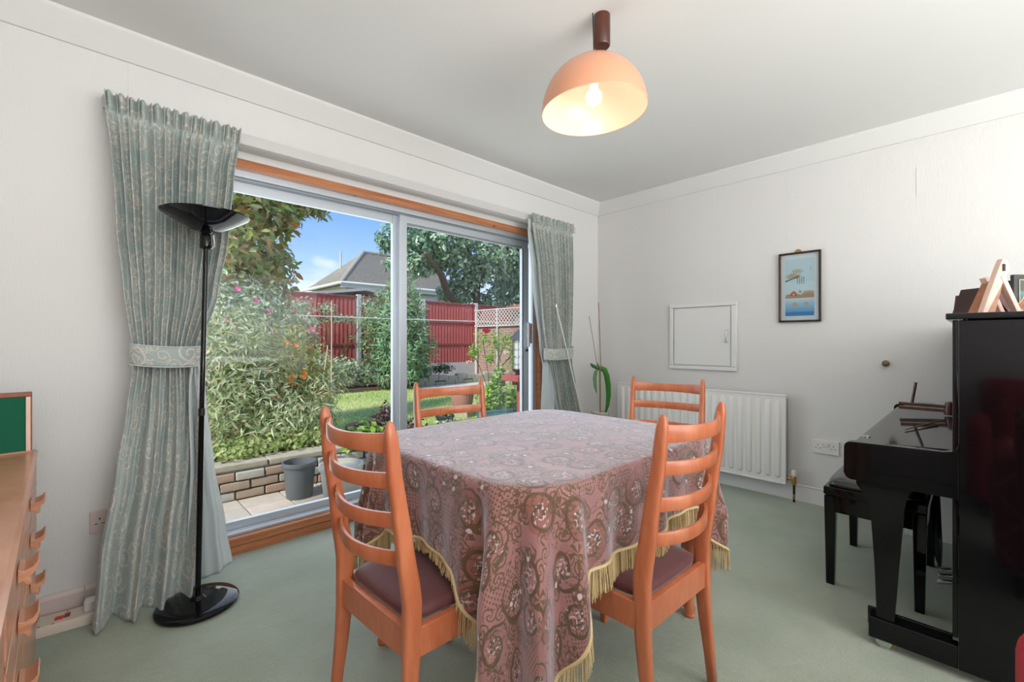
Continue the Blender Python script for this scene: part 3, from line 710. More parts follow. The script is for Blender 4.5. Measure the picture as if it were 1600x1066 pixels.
# the print: a painted willow branch, pagoda on a bank and its reflection, drawn as vertex colours
NX, NZ = 70, 140
m = MB(); cols_ = []
def blob(u, v, cu, cv_, ru, rv): return ((u-cu)/ru)**2+((v-cv_)/rv)**2
def paint(u, v):
    n1 = noise.noise(Vector((u*14, v*24, 3))); n2 = noise.noise(Vector((u*40, v*60, 8)))
    c = [lerp(a, b, v) for a, b in zip((176, 204, 222), (190, 212, 224))]
    if v < .28: k = v/.28; c = [lerp(a, b, k) for a, b in zip((70, 140, 196), (188, 212, 226))]
    if v < .065: c = [62, 128, 190]
    if .28 <= v < .6: c = [196, 216, 228]
    def over(col, k): 
        for i in range(3): c[i] = lerp(c[i], col[i], k)
    bank = .345+.02*n1
    if abs(v-bank) < .035+.02*n1 and u > 0: over((176, 128, 92), .85)
    if blob(u, v, .3, .375, .13, .022) < 1: over((150, 70, 52), .9)
    if abs(u-.3)*.32 < (.445-v)*.9 and .395 < v < .445: over((206, 112, 58), .95)
    if blob(u, v, .3, .375, .05, .012) < 1: over((232, 226, 226), .8)
    if blob(u, v, .8, .39+.02*n1, .2, .05) < .9+n2: over((170, 138, 104), .75)
    if blob(u, v, .52, .42, .06, .03) < 1+n2: over((120, 140, 110), .6)
    if blob(u, v, .33, .2, .12, .04) < .8+n2: over((204, 160, 110), .8)
    if blob(u, v, .73, .21, .1, .035) < .8+n2: over((204, 160, 110), .7)
    if blob(u, v, .28, .70, .26, .055) < .8+1.2*n2: over((166, 150, 112), .8)
    if blob(u, v, .42, .78, .2, .05) < .8+1.2*n2: over((176, 158, 122), .75)
    if abs(v-(.615+.16*u)) < .01 and u < .5: over((64, 58, 50), .9)
    if .4 < u < .66 and .55 < v < .68 and math.sin(u*90) > .2+n1: over((92, 104, 96), .65)
    if abs(u-.88) < .02 and .78 < v < .84 and n2 > -.1: over((90, 110, 130), .7)
    return c
for j in range(NZ+1):
    for i in range(NX+1):
        u, v = i/NX, j/NZ; m.v.append((0, lerp(.088, -.085, u), lerp(-.198, .196, v))); cols_.append(srgb(*[max(0, min(255, q)) for q in paint(u, v)]))
for j in range(NZ):
    for i in range(NX): a = j*(NX+1)+i; m.f.append((a, a+1, a+NX+2, a+NX+1)); m.sm.append(False)
t = T('painted_print'); at = t.n('ShaderNodeVertexColor'); at.layer_name = 'ink'; t.bsdf(at.outputs[0], .7)
o = m.build('picture_print', t.m, pc); o.location = (-.009, 0, 0)
ca = o.data.color_attributes.new('ink', 'FLOAT_COLOR', 'POINT')
for i, c in enumerate(cols_): ca.data[i].color = c
box('picture_glass', GLASS, pc, -.020, -.018, -.113, .113, -.228, .228)
MB().lathe([(0, 0), (.02, 0), (.02, .003), (0, .003)], 16, M=Matrix.Rotation(-PI/2, 4, 'Y'), c=(-.004, .01, .243)).prism([(-.014, .24), (.034, .24), (.022, .252), (-.002, .252)], 'x', -.006, 0).build('hanger', BRASS, pc)

# ================================================================== PIANO
pn = thing('upright_piano', 'glossy black upright piano standing with its end toward the room', 'piano', (2.05, 0, 0))
Lp = 1.46
def pbox(name, x0, x1, y0, y1, z0, z1, mat=BLACKG, bevel=.003, **k): return box(name, mat, pn, x0, x1, y0, y1, z0, z1, bevel, **k)
pbox('side_panel', .0, .035, -.46, .045, .03, 1.168); pbox('side_panel', Lp-.035, Lp, -.46, .045, .03, 1.168)
pbox('side_moulding', .004, .034, .046, .060, .13, 1.168); pbox('side_moulding', Lp-.034, Lp-.004, .046, .060, .13, 1.168)
pbox('top_lid', -.018, Lp+.01, -.475, .075, 1.170, 1.190); pbox('front_panel', .036, Lp-.036, .0, .03, .76, 1.168); pbox('lower_panel', .036, Lp-.036, .0, .03, .12, .585)
pbox('back_panel', .036, Lp-.036, -.45, -.43, .05, 1.168, BLACKM)
# key cheek: rounded block each end, lid between them
ck_ = [(.045, .585), (.045, .765), (.052, .744), (.062, .737), (.08, .733), (.30, .728)]
n_ = [(.335+.02*math.cos(a)-.006, .705+.022*math.sin(a)) for a in [PI/2-PI/2*i/5 for i in range(6)]]
ck_ += n_+[(.350, .610), (.343, .594), (.33, .587), (.045, .583)][0:]
for x in (0, Lp-.04): MB().prism(ck_[1:], 'x', x, x+.04).build('key_cheek', BLACKG, pn, .002)
fb = MB().prism([(.031, .60), (.031, .752), (.05, .738), (.30, .726), (.326, .72), (.338, .70), (.338, .60)], 'x', .041, Lp-.041); fb.build('keyboard_lid', BLACKG, pn, .002)
pbox('keyslip', .041, Lp-.041, .031, .335, .588, .599); pbox('name_rail', .041, Lp-.041, .031, .05, .753, .760)
for x in (.009, Lp-.034):
    rg = []
    for z, ya, yb in ((.583, .155, .315), (.57, .165, .312), (.545, .174, .295), (.52, .178, .279), (.48, .181, .272), (.3, .194, .261), (.106, .205, .255)):
        rg.append([(x, ya, z), (x+.025, ya, z), (x+.025, yb, z), (x, yb, z)])
    MB().sections(rg, smooth=False).build('front_leg', BLACKG, pn, .002)
    pbox('toe_block', x-.006, x+.036, .046, .277, .030, .104); pbox('toe_cleat', x+.037, x+.05, .06, .285, .055, .118)
    cs = MB().lathe([(0, -.009), (.022, -.009), (.022, .009), (0, .009)], 20, M=Matrix.Rotation(PI/2, 4, 'Y'), c=(x+.012, .235, .0225)); w = cs.build('castor', CHROME, pn)
    box('castor_fork', BRASS, w, x+.024, x+.03, .205, .24, .008, .031)
for x in (.62, .69, .76):
    MB().sections([[(x-.012*k, y, z), (x+.012*k, y, z), (x+.012*k, y, z+.014), (x-.012*k, y, z+.014)] for y, z, k in ((.03, .07, .6), (.06, .068, .7), (.09, .06, 1), (.115, .052, 1.2), (.125, .05, 1))], smooth=False).build('pedal', CHROME, pn, .003)
MB().lathe([(0, 0), (.014, 0), (.014, .002), (0, .002)], 20, c=(.16, .305, .7265)).build('escutcheon', CHROME, pn)
# music stand left on the closed lid
ms_ = thing('music_stand', 'small dark folding music rest with a leaning stick lying on the piano lid', 'music rest', (3.02, 0, .741))
box('rest_bar', BROWN, ms_, .0, .03, .10, .285, .012, .026, .002); box('rest_bar', BROWN, ms_, .0, .03, .10, .285, .032, .046, .002)
MB().tube([(.015, .235, .040), (.015, .220, .150)], .006, 8).build('stick', BROWN, ms_)
MB().box(-.005, .04, .15, .21, .0465, .050).build('page_clip', ALUD, ms_); MB().lathe([(0, 0), (.02, .0), (.022, .02), (.016, .06), (0, .066)], 12, c=(.015, .098, 0)).build('bracket', BROWN, ms_)
bt = thing('baton', 'thin gold-brown baton lying across the glossy piano lid', 'baton', (2.56, .16, .7375), math.radians(0))
MB().tube([(-.13, .05, -.002), (.16, -.035, .007)], [.0022, .0035], 8).build('stick', BRASS, bt)

# things on the piano
Fv = Vector((.691, .723, 0)); Rv = Vector((.723, -.691, 0))
def frame_at(name, label, cat, d, px, z, turn=0, group=None):
    """an Empty at depth d, column px, height z; local X runs to the right of the view"""
    p = Fv*d+Rv*((px-800)/697*d); return thing(name, label, cat, (p.x, p.y, z), math.radians(YAW-90+turn), group)
ZP = 1.1905
es = frame_at('tabletop_easel', 'pale beech A-shaped tabletop easel standing on the piano', 'easel', 1.60, 1545, ZP, 0)
MB().prism([(-.062, 0), (-.046, 0), (.040, .165), (.028, .196), (.012, .199), (-.002, .165)][:6], 'y', -.035, -.015).build('easel_plank', PALEW, es, .002)
MB().prism([(-.045, .0), (-.012, 0), (.020, .118), (.014, .126)], 'y', -.030, .036).build('easel_shelf', wood('light_brown', (150, 96, 64), (176, 120, 84)), es, .001)
MB().prism([(.002, .138), (.018, .142), (.083, 0), (.066, 0)], 'y', -.037, -.015).build('easel_leg', PALEW, es, .002); 
MB().prism([(.002, .138), (.018, .142), (.083, 0), (.066, 0)], 'y', .015, .037).build('easel_leg', PALEW, es, .002)
box('slot', DARK, es, .010, .019, -.0375, -.0345, .155, .18)
def book(label, d, px, w, dep, h, lean, mat, group='books leaning behind the easel', turn=0, rgb=None):
    b = frame_at('book', label, 'book', d, px, ZP, turn, group); 
    M = Matrix.Rotation(math.radians(lean), 4, 'Y')
    low = min((M @ Vector((x, 0, z))).z for x in (0, w) for z in (0, h))
    M = Matrix.Translation((0, 0, -low+.0005)) @ M
    MB().box(0, w, -dep/2, dep/2, 0, h, M).build('cover', mat, b, .001)
    MB().box(w*.15, w*.85, -dep/2+.003, dep/2+.001, .002, h+.001, M).build('pages', PALEW, b); return b
LEATH = simple('dark_red_leather', (88, 36, 24), .45, 30, .2); DKB = simple('dark_brown_leather', (54, 26, 20), .4, 30, .2); TAN = simple('tan_leather', (182, 100, 52), .45, 30, .15)
book('thin brown book leaning at the outer left of the easel', 1.78, 1511, .008, .12, .095, 8, DKB)
book('dark brown book leaning behind the left plank of the easel', 1.75, 1513, .020, .14, .118, 20, DKB)
book('red brown book leaning right inside the easel opening', 1.80, 1552, .03, .14, .105, -38, LEATH)
tp = frame_at('leather_case', 'tan leather spectacle case leaning against a black frame on the piano', 'case', 1.82, 1574, ZP)
rg = []
for k, s in ((0, .3), (.06, .8), (.2, 1), (.8, 1), (.94, .8), (1, .3)):
    x = k*.062+.0; z = .012+k*.090; rg.append([(x+.014*s*math.cos(a), .028*s*math.sin(a), z-.006*s*math.cos(a)) for a in [2*PI*i/14 for i in range(14)]])
MB().sections(rg).build('case_body', TAN, tp); MB().tube([(-.004, -.024, .045), (.02, -.031, .066), (.04, -.028, .096)], .0016, 6).build('case_stitching', PALEW, tp)
GOLD = simple('gold_line', (176, 178, 120), .4, Metallic=.3)
def photo(label, d, px, w, h, hue):
    p = frame_at('photo_frame', label, 'photo frame', d, px, ZP, 0, 'framed pictures on the piano')
    MB().box(0, w, 0, .014, 0, h).build('frame', simple('black_frame', (34, 30, 24), .4) if 'black_frame' not in bpy.data.materials else bpy.data.materials['black_frame'], p, .002)
    q = .02
    for a in ((q, w-q, q, q+.003), (q, w-q, h-q-.003, h-q), (q, q+.003, q+.003, h-q-.003), (w-q-.003, w-q, q+.003, h-q-.003)):
        MB().box(a[0], a[1], -.0022, 0, a[2], a[3]).build('gold_fillet', GOLD, p)
    t = T('dim_photo'); n = t.noise(t.co(), 26, 4); t.bsdf(t.mix(t.step(n, .45, .65), srgb(16, 18, 24), srgb(*hue)), .2)
    MB().box(q+.003, w-q-.003, -.0012, 0, q+.003, h-q-.003).build('photograph', t.m, p)
photo('smaller black photo frame with a gold line, left of the tall one', 1.86, 1567, .10, .162, (90, 100, 130))
photo('tall black photo frame with a gold line at the right edge', 1.80, 1584, .15, .178, (60, 120, 130))
pt = frame_at('potpourri_dish', 'low dish of dried petals before the tall black frame', 'dish', 1.68, 1592, ZP)
MB().lathe([(0, 0), (.02, 0), (.034, .012), (.036, .018), (.033, .017), (.02, .006), (0, .005)], 24).build('dish', DKB, pt)
pm = MB()
for i in range(60):
    a = random.random()*6.28; r = random.random()*.028; c0 = Vector((r*math.cos(a), r*math.sin(a), .012+random.random()*.016)); d1 = Vector((random.uniform(-1, 1), random.uniform(-1, 1), random.uniform(-1, 1)))*.007; d2 = Vector((random.uniform(-1, 1), random.uniform(-1, 1), random.uniform(-1, 1)))*.007
    pm.add([c0-d1, c0-d2, c0+d1, c0+d2], [(0, 1, 2, 3)])
setp(pm.build('petals', PALEW, pt), kind='stuff')

# stool
stl = thing('piano_stool', 'black gloss piano stool with a padded seat before the piano', 'stool', (2.72, .315, 0))
hx, hy = .27, .15
for sx in (-1, 1):
    for sy in (-1, 1):
        rg = [[(sx*hx+sx*(-.0)+a*w, sy*hy+b*w, z) for a, b in ((-1, -1), (1, -1), (1, 1), (-1, 1))] for z, w in ((0, .0155), (.37, .0215), (.4, .0215))]
        MB().sections(rg, smooth=False).build('leg', BLACKG, stl, .002)
for a in ((-hx+.02, hx-.02, -hy-.018, -hy+.004), (-hx+.02, hx-.02, hy-.004, hy+.018), (-hx-.018, -hx+.004, -hy+.02, hy-.02), (hx-.004, hx+.018, -hy+.02, hy-.02)): box('apron', BLACKG, stl, *a, .33, .405, .002)
box('seat_frame', BLACKG, stl, -hx-.024, hx+.024, -hy-.024, hy+.024, .405, .442, .004)
rg = []
for k, z in ((1, .443), (1.0, .456), (.96, .468), (.8, .478), (.4, .485), (.02, .487)):
    rg.append([((hx+.018)*k*math.copysign(abs(math.cos(a))**.25, math.cos(a)), (hy+.018)*k*math.copysign(abs(math.sin(a))**.25, math.sin(a)), z) for a in [2*PI*i/40 for i in range(40)]])
MB().sections(rg).build('cushion', simple('black_leather', (24, 23, 26), .25, 0, 0, .2, 120, Coat_Weight=.4), stl, autosm=False)
MB().tube([(-hx-.02+.0, -.02, .40-.02), (-hx-.032, -.02, .378), (-hx-.04, -.02, .36), (-hx-.032, -.02, .34), (-hx-.018, -.02, .333)], .003, 8).build('height_handle', CHROME, stl)
# things by the wall between stool and piano
bk = thing('sheet_music', 'stack of white music books standing on the floor against the wall past the stool', 'music books', (3.40, .19, 0), math.radians(8))
for i in range(5): box('music_book', WPLAST if i != 3 else simple('red_cover', (190, 60, 70), .5), bk, .02*i-.02, .02*i-.004, -.10, .10, .0, .46-.02*(i % 2), .001)
sl = thing('shoe_pair_stand', 'grey folded umbrella leaning in the corner beside the piano pedals', 'umbrella', (2.98, .13, 0))
sl.name = 'folded_umbrella'
MB().tube([(0, .0, .01), (.012, .01, .1), (.03, .03, .42), (.034, .034, .5)], [.006, .02, .028, .01], 10).build('canopy', BLACKM, sl); MB().tube([(.034, .034, .49), (.04, .04, .6)], .008, 8).build('handle', CHROME, sl)

# red armchairs: one behind the camera (seen in the piano's gloss), one whose arm enters at the right edge
t = T('red_diamond_fabric'); co = t.co(); sp = t.n('ShaderNodeSeparateXYZ'); t.put(sp.inputs[0], co)
a_ = t.f('ADD', sp.outputs[1], t.f('MULTIPLY', sp.outputs[2], .8)); b_ = t.f('SUBTRACT', sp.outputs[1], t.f('MULTIPLY', sp.outputs[2], .8))
ga = t.f('ABSOLUTE', t.f('SUBTRACT', t.f('FRACT', t.f('MULTIPLY', a_, 5.5)), .5)); gb_ = t.f('ABSOLUTE', t.f('SUBTRACT', t.f('FRACT', t.f('MULTIPLY', b_, 5.5)), .5))
ln = t.f('MULTIPLY', t.f('MAXIMUM', t.step(ga, .46, .49), t.step(gb_, .46, .49)), t.step(t.noise(co, 5, 1), .48, .5))
t.bsdf(t.mix(ln, t.mix(t.noise(co, 90, 3), srgb(150, 22, 38), srgb(190, 44, 58)), srgb(220, 150, 90)), .85, t.bump(t.noise(co, 300, 2), .4)); REDF = t.m
ar = thing('armchair', 'red diamond-patterned armchair low behind the camera, seen mirrored in the piano', 'armchair', (-.24, -.30, 0))
# local: faces +X
def soft(name, x0, x1, y0, y1, z0, z1, r=.05):
    return MB().box(x0, x1, y0, y1, z0, z1).build(name, REDF, ar, r, 5)
soft('base', -.36, .32, -.26, .26, .08, .30, .02); soft('seat_cushion', -.22, .34, -.235, .235, .30, .43); soft('backrest', -.39, -.20, -.30, .30, .10, .84, .06)
soft('back_cushion', -.24, -.12, -.225, .225, .42, .80, .05); soft('arm', -.34, .34, -.36, -.25, .10, .60, .05); soft('arm', -.34, .34, .25, .36, .10, .60, .05)
for x in (-.3, .28):
    for y in (-.28, .28): MB().lathe([(0, 0), (.018, 0), (.024, .08), (0, .08)], 12, c=(x, y, 0)).build('foot', BROWN, ar)
ar2 = dup(ar); ar2['label'] = 'red armchair whose rounded arm just enters at the right edge, before the piano'
ar2.location = (.91, -.405, 0); ar2.rotation_euler = (0, 0, PI)
for c in (ar, ar2): c['group'] = 'red armchairs'

# ================================================================== ORCHID in the corner
orc = thing('potted_orchid', 'orchid with one long arching leaf and two bare canes in the room corner', 'plant', (3.24, 2.28, 0))
st = thing('plant_stand', 'small dark wooden plant stand in the corner behind the table', 'stand', (3.24, 2.28, 0))
MB().prism(rrect(-.13, .13, -.13, .13, .02), 'z', .335, .355).build('stand_top', BROWN, st, .002)
for a in (-1, 1):
    for b in (-1, 1): box('leg', BROWN, st, a*.1-.012, a*.1+.012, b*.1-.012, b*.1+.012, 0, .335, .002)
orc.location = (3.24, 2.28, .355)
MB().lathe([(0, 0), (.055, 0), (.075, .12), (.08, .125), (.078, .132), (.068, .13), (.06, .1), (0, .1)], 32).build('pot', simple('glazed_pot', (200, 196, 186), .25), orc)
def strap(pts, wd_, name, mat, par, tone=.5):
    m = MB(); m.tone = []; n = len(pts)
    for i, p in enumerate(pts):
        p = Vector(p); d = (Vector(pts[min(i+1, n-1)])-Vector(pts[max(i-1, 0)])).normalized(); s_ = d.cross(Vector(Fv)).normalized(); t_ = i/(n-1)
        w = wd_*(math.sin(PI*min(1, t_*.9+.08))**.6); nn = d.cross(s_)
        for k, lift in ((-1, .35), (-.5, .1), (0, 0), (.5, .1), (1, .35)): m.v.append(p+s_*w*k-nn*w*lift); m.tone.append(tone+.1*abs(k))
    for i in range(n-1):
        for k in range(4): a = i*5+k; m.f.append((a, a+1, a+6, a+5)); m.sm.append(True)
    return m.build(name, mat, par, solid=.002, autosm=False)
OL = leafmat('orchid_leaf', [(40, 92, 38), (58, 132, 40), (118, 164, 120)], .25, .3)
def vw(dx, dz, dd=0): return tuple(Rv*dx+Fv*dd+Vector((0, 0, dz)))
strap([vw(-.015+.0, .50), vw(.01, .51), vw(.04, .495), vw(.06, .44), (vw(.072, .36)), vw(.075, .27), vw(.065, .18), vw(.045, .10)], .024, 'leaf', OL, orc, .45)
strap([vw(-.02, .50), vw(-.035, .48), vw(-.045, .42), vw(-.04, .35), vw(-.03, .29)], .017, 'leaf', OL, orc, .9)
strap([vw(-.01, .49), vw(-.035, .515), vw(-.065, .53), vw(-.085, .55)], .016, 'leaf', OL, orc, .1)
strap([vw(.015, .48), vw(-.01, .51), vw(-.03, .56)], .014, 'leaf', OL, orc, .2)
MB().tube([vw(.0, .1), vw(.0, .3), vw(-.005, .5)], .005, 8).build('stem', STEM, orc)
MB().tube([vw(.005, .08), vw(.004, .6), vw(-.012, 1.08)], .0035, 8).build('cane', simple('bamboo_cane', (150, 120, 104), .7), orc)
MB().tube([vw(-.02, .5), vw(-.06, .75), vw(-.095, .96)], .0028, 8).build('cane', bpy.data.materials['bamboo_cane'], orc)

# ================================================================== GARDEN
PZ = -.06
SLAB = simple('pinkish_paving', (196, 178, 164), .9, 14, .16, .5, 60); SLAB2 = simple('greyish_paving', (184, 172, 156), .9, 14, .18, .5, 60)
GROUT = simple('soil_joint', (104, 98, 88), 1, 20, .2); SOIL = simple('garden_soil', (96, 82, 68), 1, 12, .3, .8, 30)
STONE = simple('coping_stone', (168, 160, 140), .9, 18, .25, .8, 50); BRK = [simple('worn_brick', (164, 146, 126), .9, 14, .3, .6, 40), simple('red_brick', (168, 142, 122), .9, 14, .3, .6, 40), simple('grey_brick', (176, 172, 160), .9, 14, .3, .6, 40)]
CONC = simple('concrete', (196, 194, 188), .9, 8, .1, .4, 30)
pat = struct('patio', GROUT, MB().box(-1.5, 7.5, 2.835, 5.4, PZ-.2, PZ-.012))
MB_ = MB()
sl_meshes = []
for mm in (SLAB, SLAB2): q = MB().box(.004, .276, .004, .252, 0, .022).build('slab', mm, pat, .004); sl_meshes.append(q)
cnt = 0
for j in range(10):
    for i in range(-2, 26):
        x0 = .80+i*.28-.56; y0 = 3.006+j*.256-.512+.256
        if y0 < 2.83 or y0 > 5.0 or (x0 < 1.9 and y0 > 3.6) or x0 > 6: continue
        src = sl_meshes[(i*3+j*5+i*j) % 2]
        o = src if cnt in () else src.copy(); COL.objects.link(o); o.parent = pat; o.location = (x0, y0, PZ-.022+random.uniform(-.002, .002)); cnt += 1
for q in sl_meshes: q.location = (-.6 if q is sl_meshes[0] else -.88, 3.006-.0, PZ-.022)
# raised bed: brick retaining wall with coping stones
bed = thing('garden_wall', 'low brick retaining wall with pale coping below the shrubs', 'wall', (.5, 3.80, PZ))
box('mortar_core', CONC, bed, -1.8, 1.38, -.03, .12, -.1, .212)
bm_ = [MB().box(0, .185, -.05, 0, 0, .058).build('brick', k, bed, .006, 1) for k in BRK]
n_ = 0
for c in range(3):
    for i in range(-9, 8):
        x = i*.195+(c % 2)*.097-.1
        if x > 1.2 or x < -1.8: continue
        src = random.choice(bm_); o = src.copy(); COL.objects.link(o); o.location = (x, -.03+random.uniform(-.004, .008), .006+c*.068); n_ += 1
for k, q in enumerate(bm_): q.location = (-1.79+k*.3, -.03, .006-.068)
cs_ = MB().box(0, .43, -.065, .13, .212, .262).build('coping_stone', STONE, bed, .012, 3)
for i in range(-4, 3):
    o = cs_ if i == -4 else cs_.copy()
    if i != -4: COL.objects.link(o); o.parent = bed
    o.location = (i*.437+.075, random.uniform(-.006, .006), random.uniform(-.004, .003))
struct('bed_soil', SOIL, MB().box(-3, 1.9, 3.91, 6.4, -.2, .16))
LAWN = simple('lawn_turf', (176, 186, 116), 1, 1.4, .22, .5, 120)
struct('lawn', LAWN, MB().box(-3, 9, 5.0, 9.2, -.3, .0)); struct('far_border', SOIL, MB().box(-3, 9, 9.15, 10.8, -.3, .07))
struct('field', simple('distant_ground', (120, 130, 90), 1, .5, .2), MB().box(-40, 60, 2.85, 80, -.5, -.25))
# grass blades
g = MB(); g.tone = []
for i in range(26000):
    y = 5.0+4.2*random.random()**1.3; x = random.uniform(1.2, 8.8); h = random.uniform(.02, .05); a = random.random()*PI; w = .006
    b = len(g.v); dx, dy = math.cos(a)*w, math.sin(a)*w; tx, ty = random.uniform(-.02, .02), random.uniform(-.02, .02)
    g.v += [(x-dx, y-dy, 0), (x+dx, y+dy, 0), (x+tx, y+ty, h)]; g.f.append((b, b+1, b+2)); g.sm.append(False)
    tn = min(1, max(0, .5+noise.noise(Vector((x*.8, y*.8, 0)))*.8+random.uniform(-.2, .2))); g.tone += [tn]*3
GRASS = leafmat('grass_blades', [(140, 170, 84), (172, 196, 104), (204, 212, 134), (216, 206, 158)], .4, .6)
setp(g.build('grass', GRASS, None, autosm=False), 'short mottled green grass covering the lawn beyond the patio', 'grass', None, 'stuff')
# path at the far side of the lawn and pale low stone wall
struct('path', CONC, MB().box(5.6, 9, 8.3, 9.0, -.1, .03))
lw = thing('stone_edging', 'low row of pale stones edging the far border before the red fence', 'edging', (7.6, 9.2, 0))
q = MB(); 
sm_ = [MB().box(0, .28, -.08, .08, 0, h).build('edging_stone', STONE, lw, .02) for h in (.13, .10, .15)]
for i in range(-7, 4):
    for c in range(2):
        o = sm_[(i+c*2) % 3].copy(); COL.objects.link(o); o.location = (i*.29+c*.1, 0, c*.12)
for k, o in enumerate(sm_): o.location = (k*.29-2.4, .16, 0)
# fence: three bays of red boards between pale posts
REDB = simple('red_fence_stain', (178, 86, 80), .8, 6, .16, .4, 60); REDD = simple('dark_red_rail', (148, 74, 68), .8, 6, .16)
GRP = simple('concrete_post', (198, 196, 190), .9, 12, .1)
fc = thing('garden_fence', 'red stained board fence with pale concrete posts across the back of the garden', 'fence', (5.9, 10.8, 0))
posts = (-2.4, -.56, 1.28, 3.12, 4.97, 6.85, 8.76, 10.6)
bd = MB().prism([(0, .0), (.112, -.026), (.112, -.034), (0, -.012)], 'z', .47, 2.2).build('board', REDB, fc)
bi = 0
for a, b in zip(posts, posts[1:]):
    n = int((b-a-.1)/.105)
    for k in range(n):
        o = bd if bi == 0 else bd.copy()
        if bi: COL.objects.link(o); o.parent = fc
        o.location = (a+.06+k*.105-5.9, random.uniform(-.002, .002), random.uniform(-.006, .006)); bi += 1
    box('capping', REDD, fc, a+.05-5.9, b-.05-5.9, -.05, .02, 2.19, 2.235, .004)
    for z in (1.62, .98): box('fence_rail', REDD, fc, a+.05-5.9, b-.05-5.9, -.05, -.018, z, z+.06, .004)
    box('gravel_board', CONC, fc, a+.05-5.9, b-.05-5.9, -.03, .02, .02, .46, .004)
for p in posts: box('fence_post', GRP, fc, p-.055-5.9, p+.055-5.9, -.06, .05, 0, 2.27, .008)
# side wall of brick with trellis on top
sw = thing('side_wall', 'brick garden side wall behind the rose bush', 'wall', (8.76, 7.8, 0))
q = MB(); 
for c in range(21):
    for i in range(28):
        y = -3+i*.225+(c % 2)*.11
        q.box(-.012+random.uniform(-.003, .003), .1, y, y+.215, c*.075, c*.075+.066)
setp(q.build('brickwork', simple('far_brick', (176, 140, 126), .9, 3, .2), sw), kind='stuff'); box('mortar', CONC, sw, 0, .11, -3, 3, 0, 1.57)
tl_ = thing('trellis', 'pale diamond lattice trellis on top of the brick side wall', 'trellis', (8.70, 7.8, 1.56))
TRW = simple('weathered_lath', (206, 198, 186), .85, 10, .1)
q = MB(); k = -3.0
while k < 3:
    for sgn in (1, -1):
        y0, y1 = k, k+sgn*.48
        M = None; d = Vector((0, y1-y0, .46)); n = Vector((0, -d.z, d.y)).normalized()*.011; xo = 0 if sgn > 0 else -.008
        q.add([(xo, y0+n.y, n.z), (xo, y0-n.y, -n.z), (xo, y1-n.y, .46-n.z), (xo, y1+n.y, .46+n.z), (xo+.007, y0+n.y, n.z), (xo+.007, y0-n.y, -n.z), (xo+.007, y1-n.y, .46-n.z), (xo+.007, y1+n.y, .46+n.z)],
              [(0, 1, 2, 3), (7, 6, 5, 4), (0, 4, 5, 1), (1, 5, 6, 2), (2, 6, 7, 3), (3, 7, 4, 0)])
    k += .13
setp(q.build('lattice', TRW, tl_), kind='stuff')
box('trellis_rail', TRW, tl_, -.02, .02, -3, 3, .455, .49, .003); box('trellis_rail', TRW, tl_, -.02, .02, -3, 3, -.03, .005, .003)
for y in (2.85, 1.9, .9, -.1, -1.1): box('trellis_post', TRW, tl_, -.05, -.01, y-.02, y+.02, -1.55, .5, .003)
# clothes line
ln_ = thing('clothes_line', 'thin white line stretched level across the garden before the fence', 'line', (4.6, 8.0, 1.55))
MB().tube([(-3.2, .3, 0), (0, 0, -.01), (4.05, -.3, 0)], .007, 6).build('cord', WPLAST, ln_)
MB().tube([(4.05, -.3, -1.55), (4.05, -.3, .08)], .02, 8).build('line_post', TRW, ln_); MB().tube([(-3.2, .3, -1.4), (-3.2, .3, .05)], .02, 8).build('line_post', TRW, ln_)

# neighbour's house with hipped roof
ho = thing('neighbour_house', 'neighbouring house with a grey tiled hipped roof beyond the fence', 'house', (8.25, 19.7, 0))
t = T('grey_roof_tiles'); co = t.co(); wv = t.n('ShaderNodeTexBrick'); t.put(wv.inputs['Vector'], t.co('UV') if 0 else co)
c = t.mix(t.noise(co, 9, 5, .7), srgb(140, 132, 122), srgb(190, 182, 168)); t.bsdf(c, .9, t.bump(t.noise(co, 22, 4), 1, .05)); ROOF = t.m
box('house_wall', simple('cream_render', (216, 202, 178), .9), ho, .35, 7.0, .35, 4.2, 0, 3.7)
ez, rz_, hw = 3.72, 5.62, 2.15
R_ = MB().add([(0, 0, ez), (7.4, 0, ez), (7.4, 4.6, ez), (0, 4.6, ez), (2.05, 2.1, rz_), (5.2, 2.1, rz_)], [(0, 1, 5, 4), (1, 2, 5), (2, 3, 4, 5), (3, 0, 4), (0, 3, 2, 1)])
rf = R_.build('roof', ROOF, ho)
rt = MB()
for k in range(1, 24):
    u = k/24; z = lerp(ez, rz_, u)
    rt.box(2.05*u, 7.4-2.2*u, 2.1*u-.03, 2.1*u+.04, z-.01, z+.03); rt.box(2.05*u-.03, 2.05*u+.04, 2.1*u, 4.6-2.5*u, z-.01, z+.03)
setp(rt.build('tile_course', ROOF, rf), kind='stuff')
for p in ((0, 0, ez), ): MB().tube([(0, 0, ez+.03), (2.05, 2.1, rz_+.05)], .09, 8).build('hip_tile', ROOF, rf)
MB().tube([(2.05, 2.1, rz_+.04), (9.6, 2.1, rz_+.04)], .09, 8).build('ridge_tile', ROOF, rf)
MB().tube([(-.05, -.05, ez), (7.4, -.05, ez)], .07, 8).tube([(-.05, -.05, ez), (-.05, 4.6, ez)], .07, 8).build('gutter', WPLAST, ho)
box('fascia', WPLAST, ho, -.0, 7.4, -.02, .02, ez-.2, ez-.02)
MB().tube([(1.2, 2.9, ez+1.0), (1.2, 2.9, ez+2.0)], .05, 8).build('flue_pipe', CONC, ho)
for x in (4.1, 1.6):
    w = box('window', WPLAST, ho, x, x+1.2, .27, .36, 2.6, 3.45); MB().box(x+.08, x+.56, .25, .28, 2.7, 3.38).box(x+.64, x+1.12, .25, .28, 2.7, 3.38).build('pane', simple('house_glass', (214, 224, 232), .15) if 'house_glass' not in bpy.data.materials else bpy.data.materials['house_glass'], w)
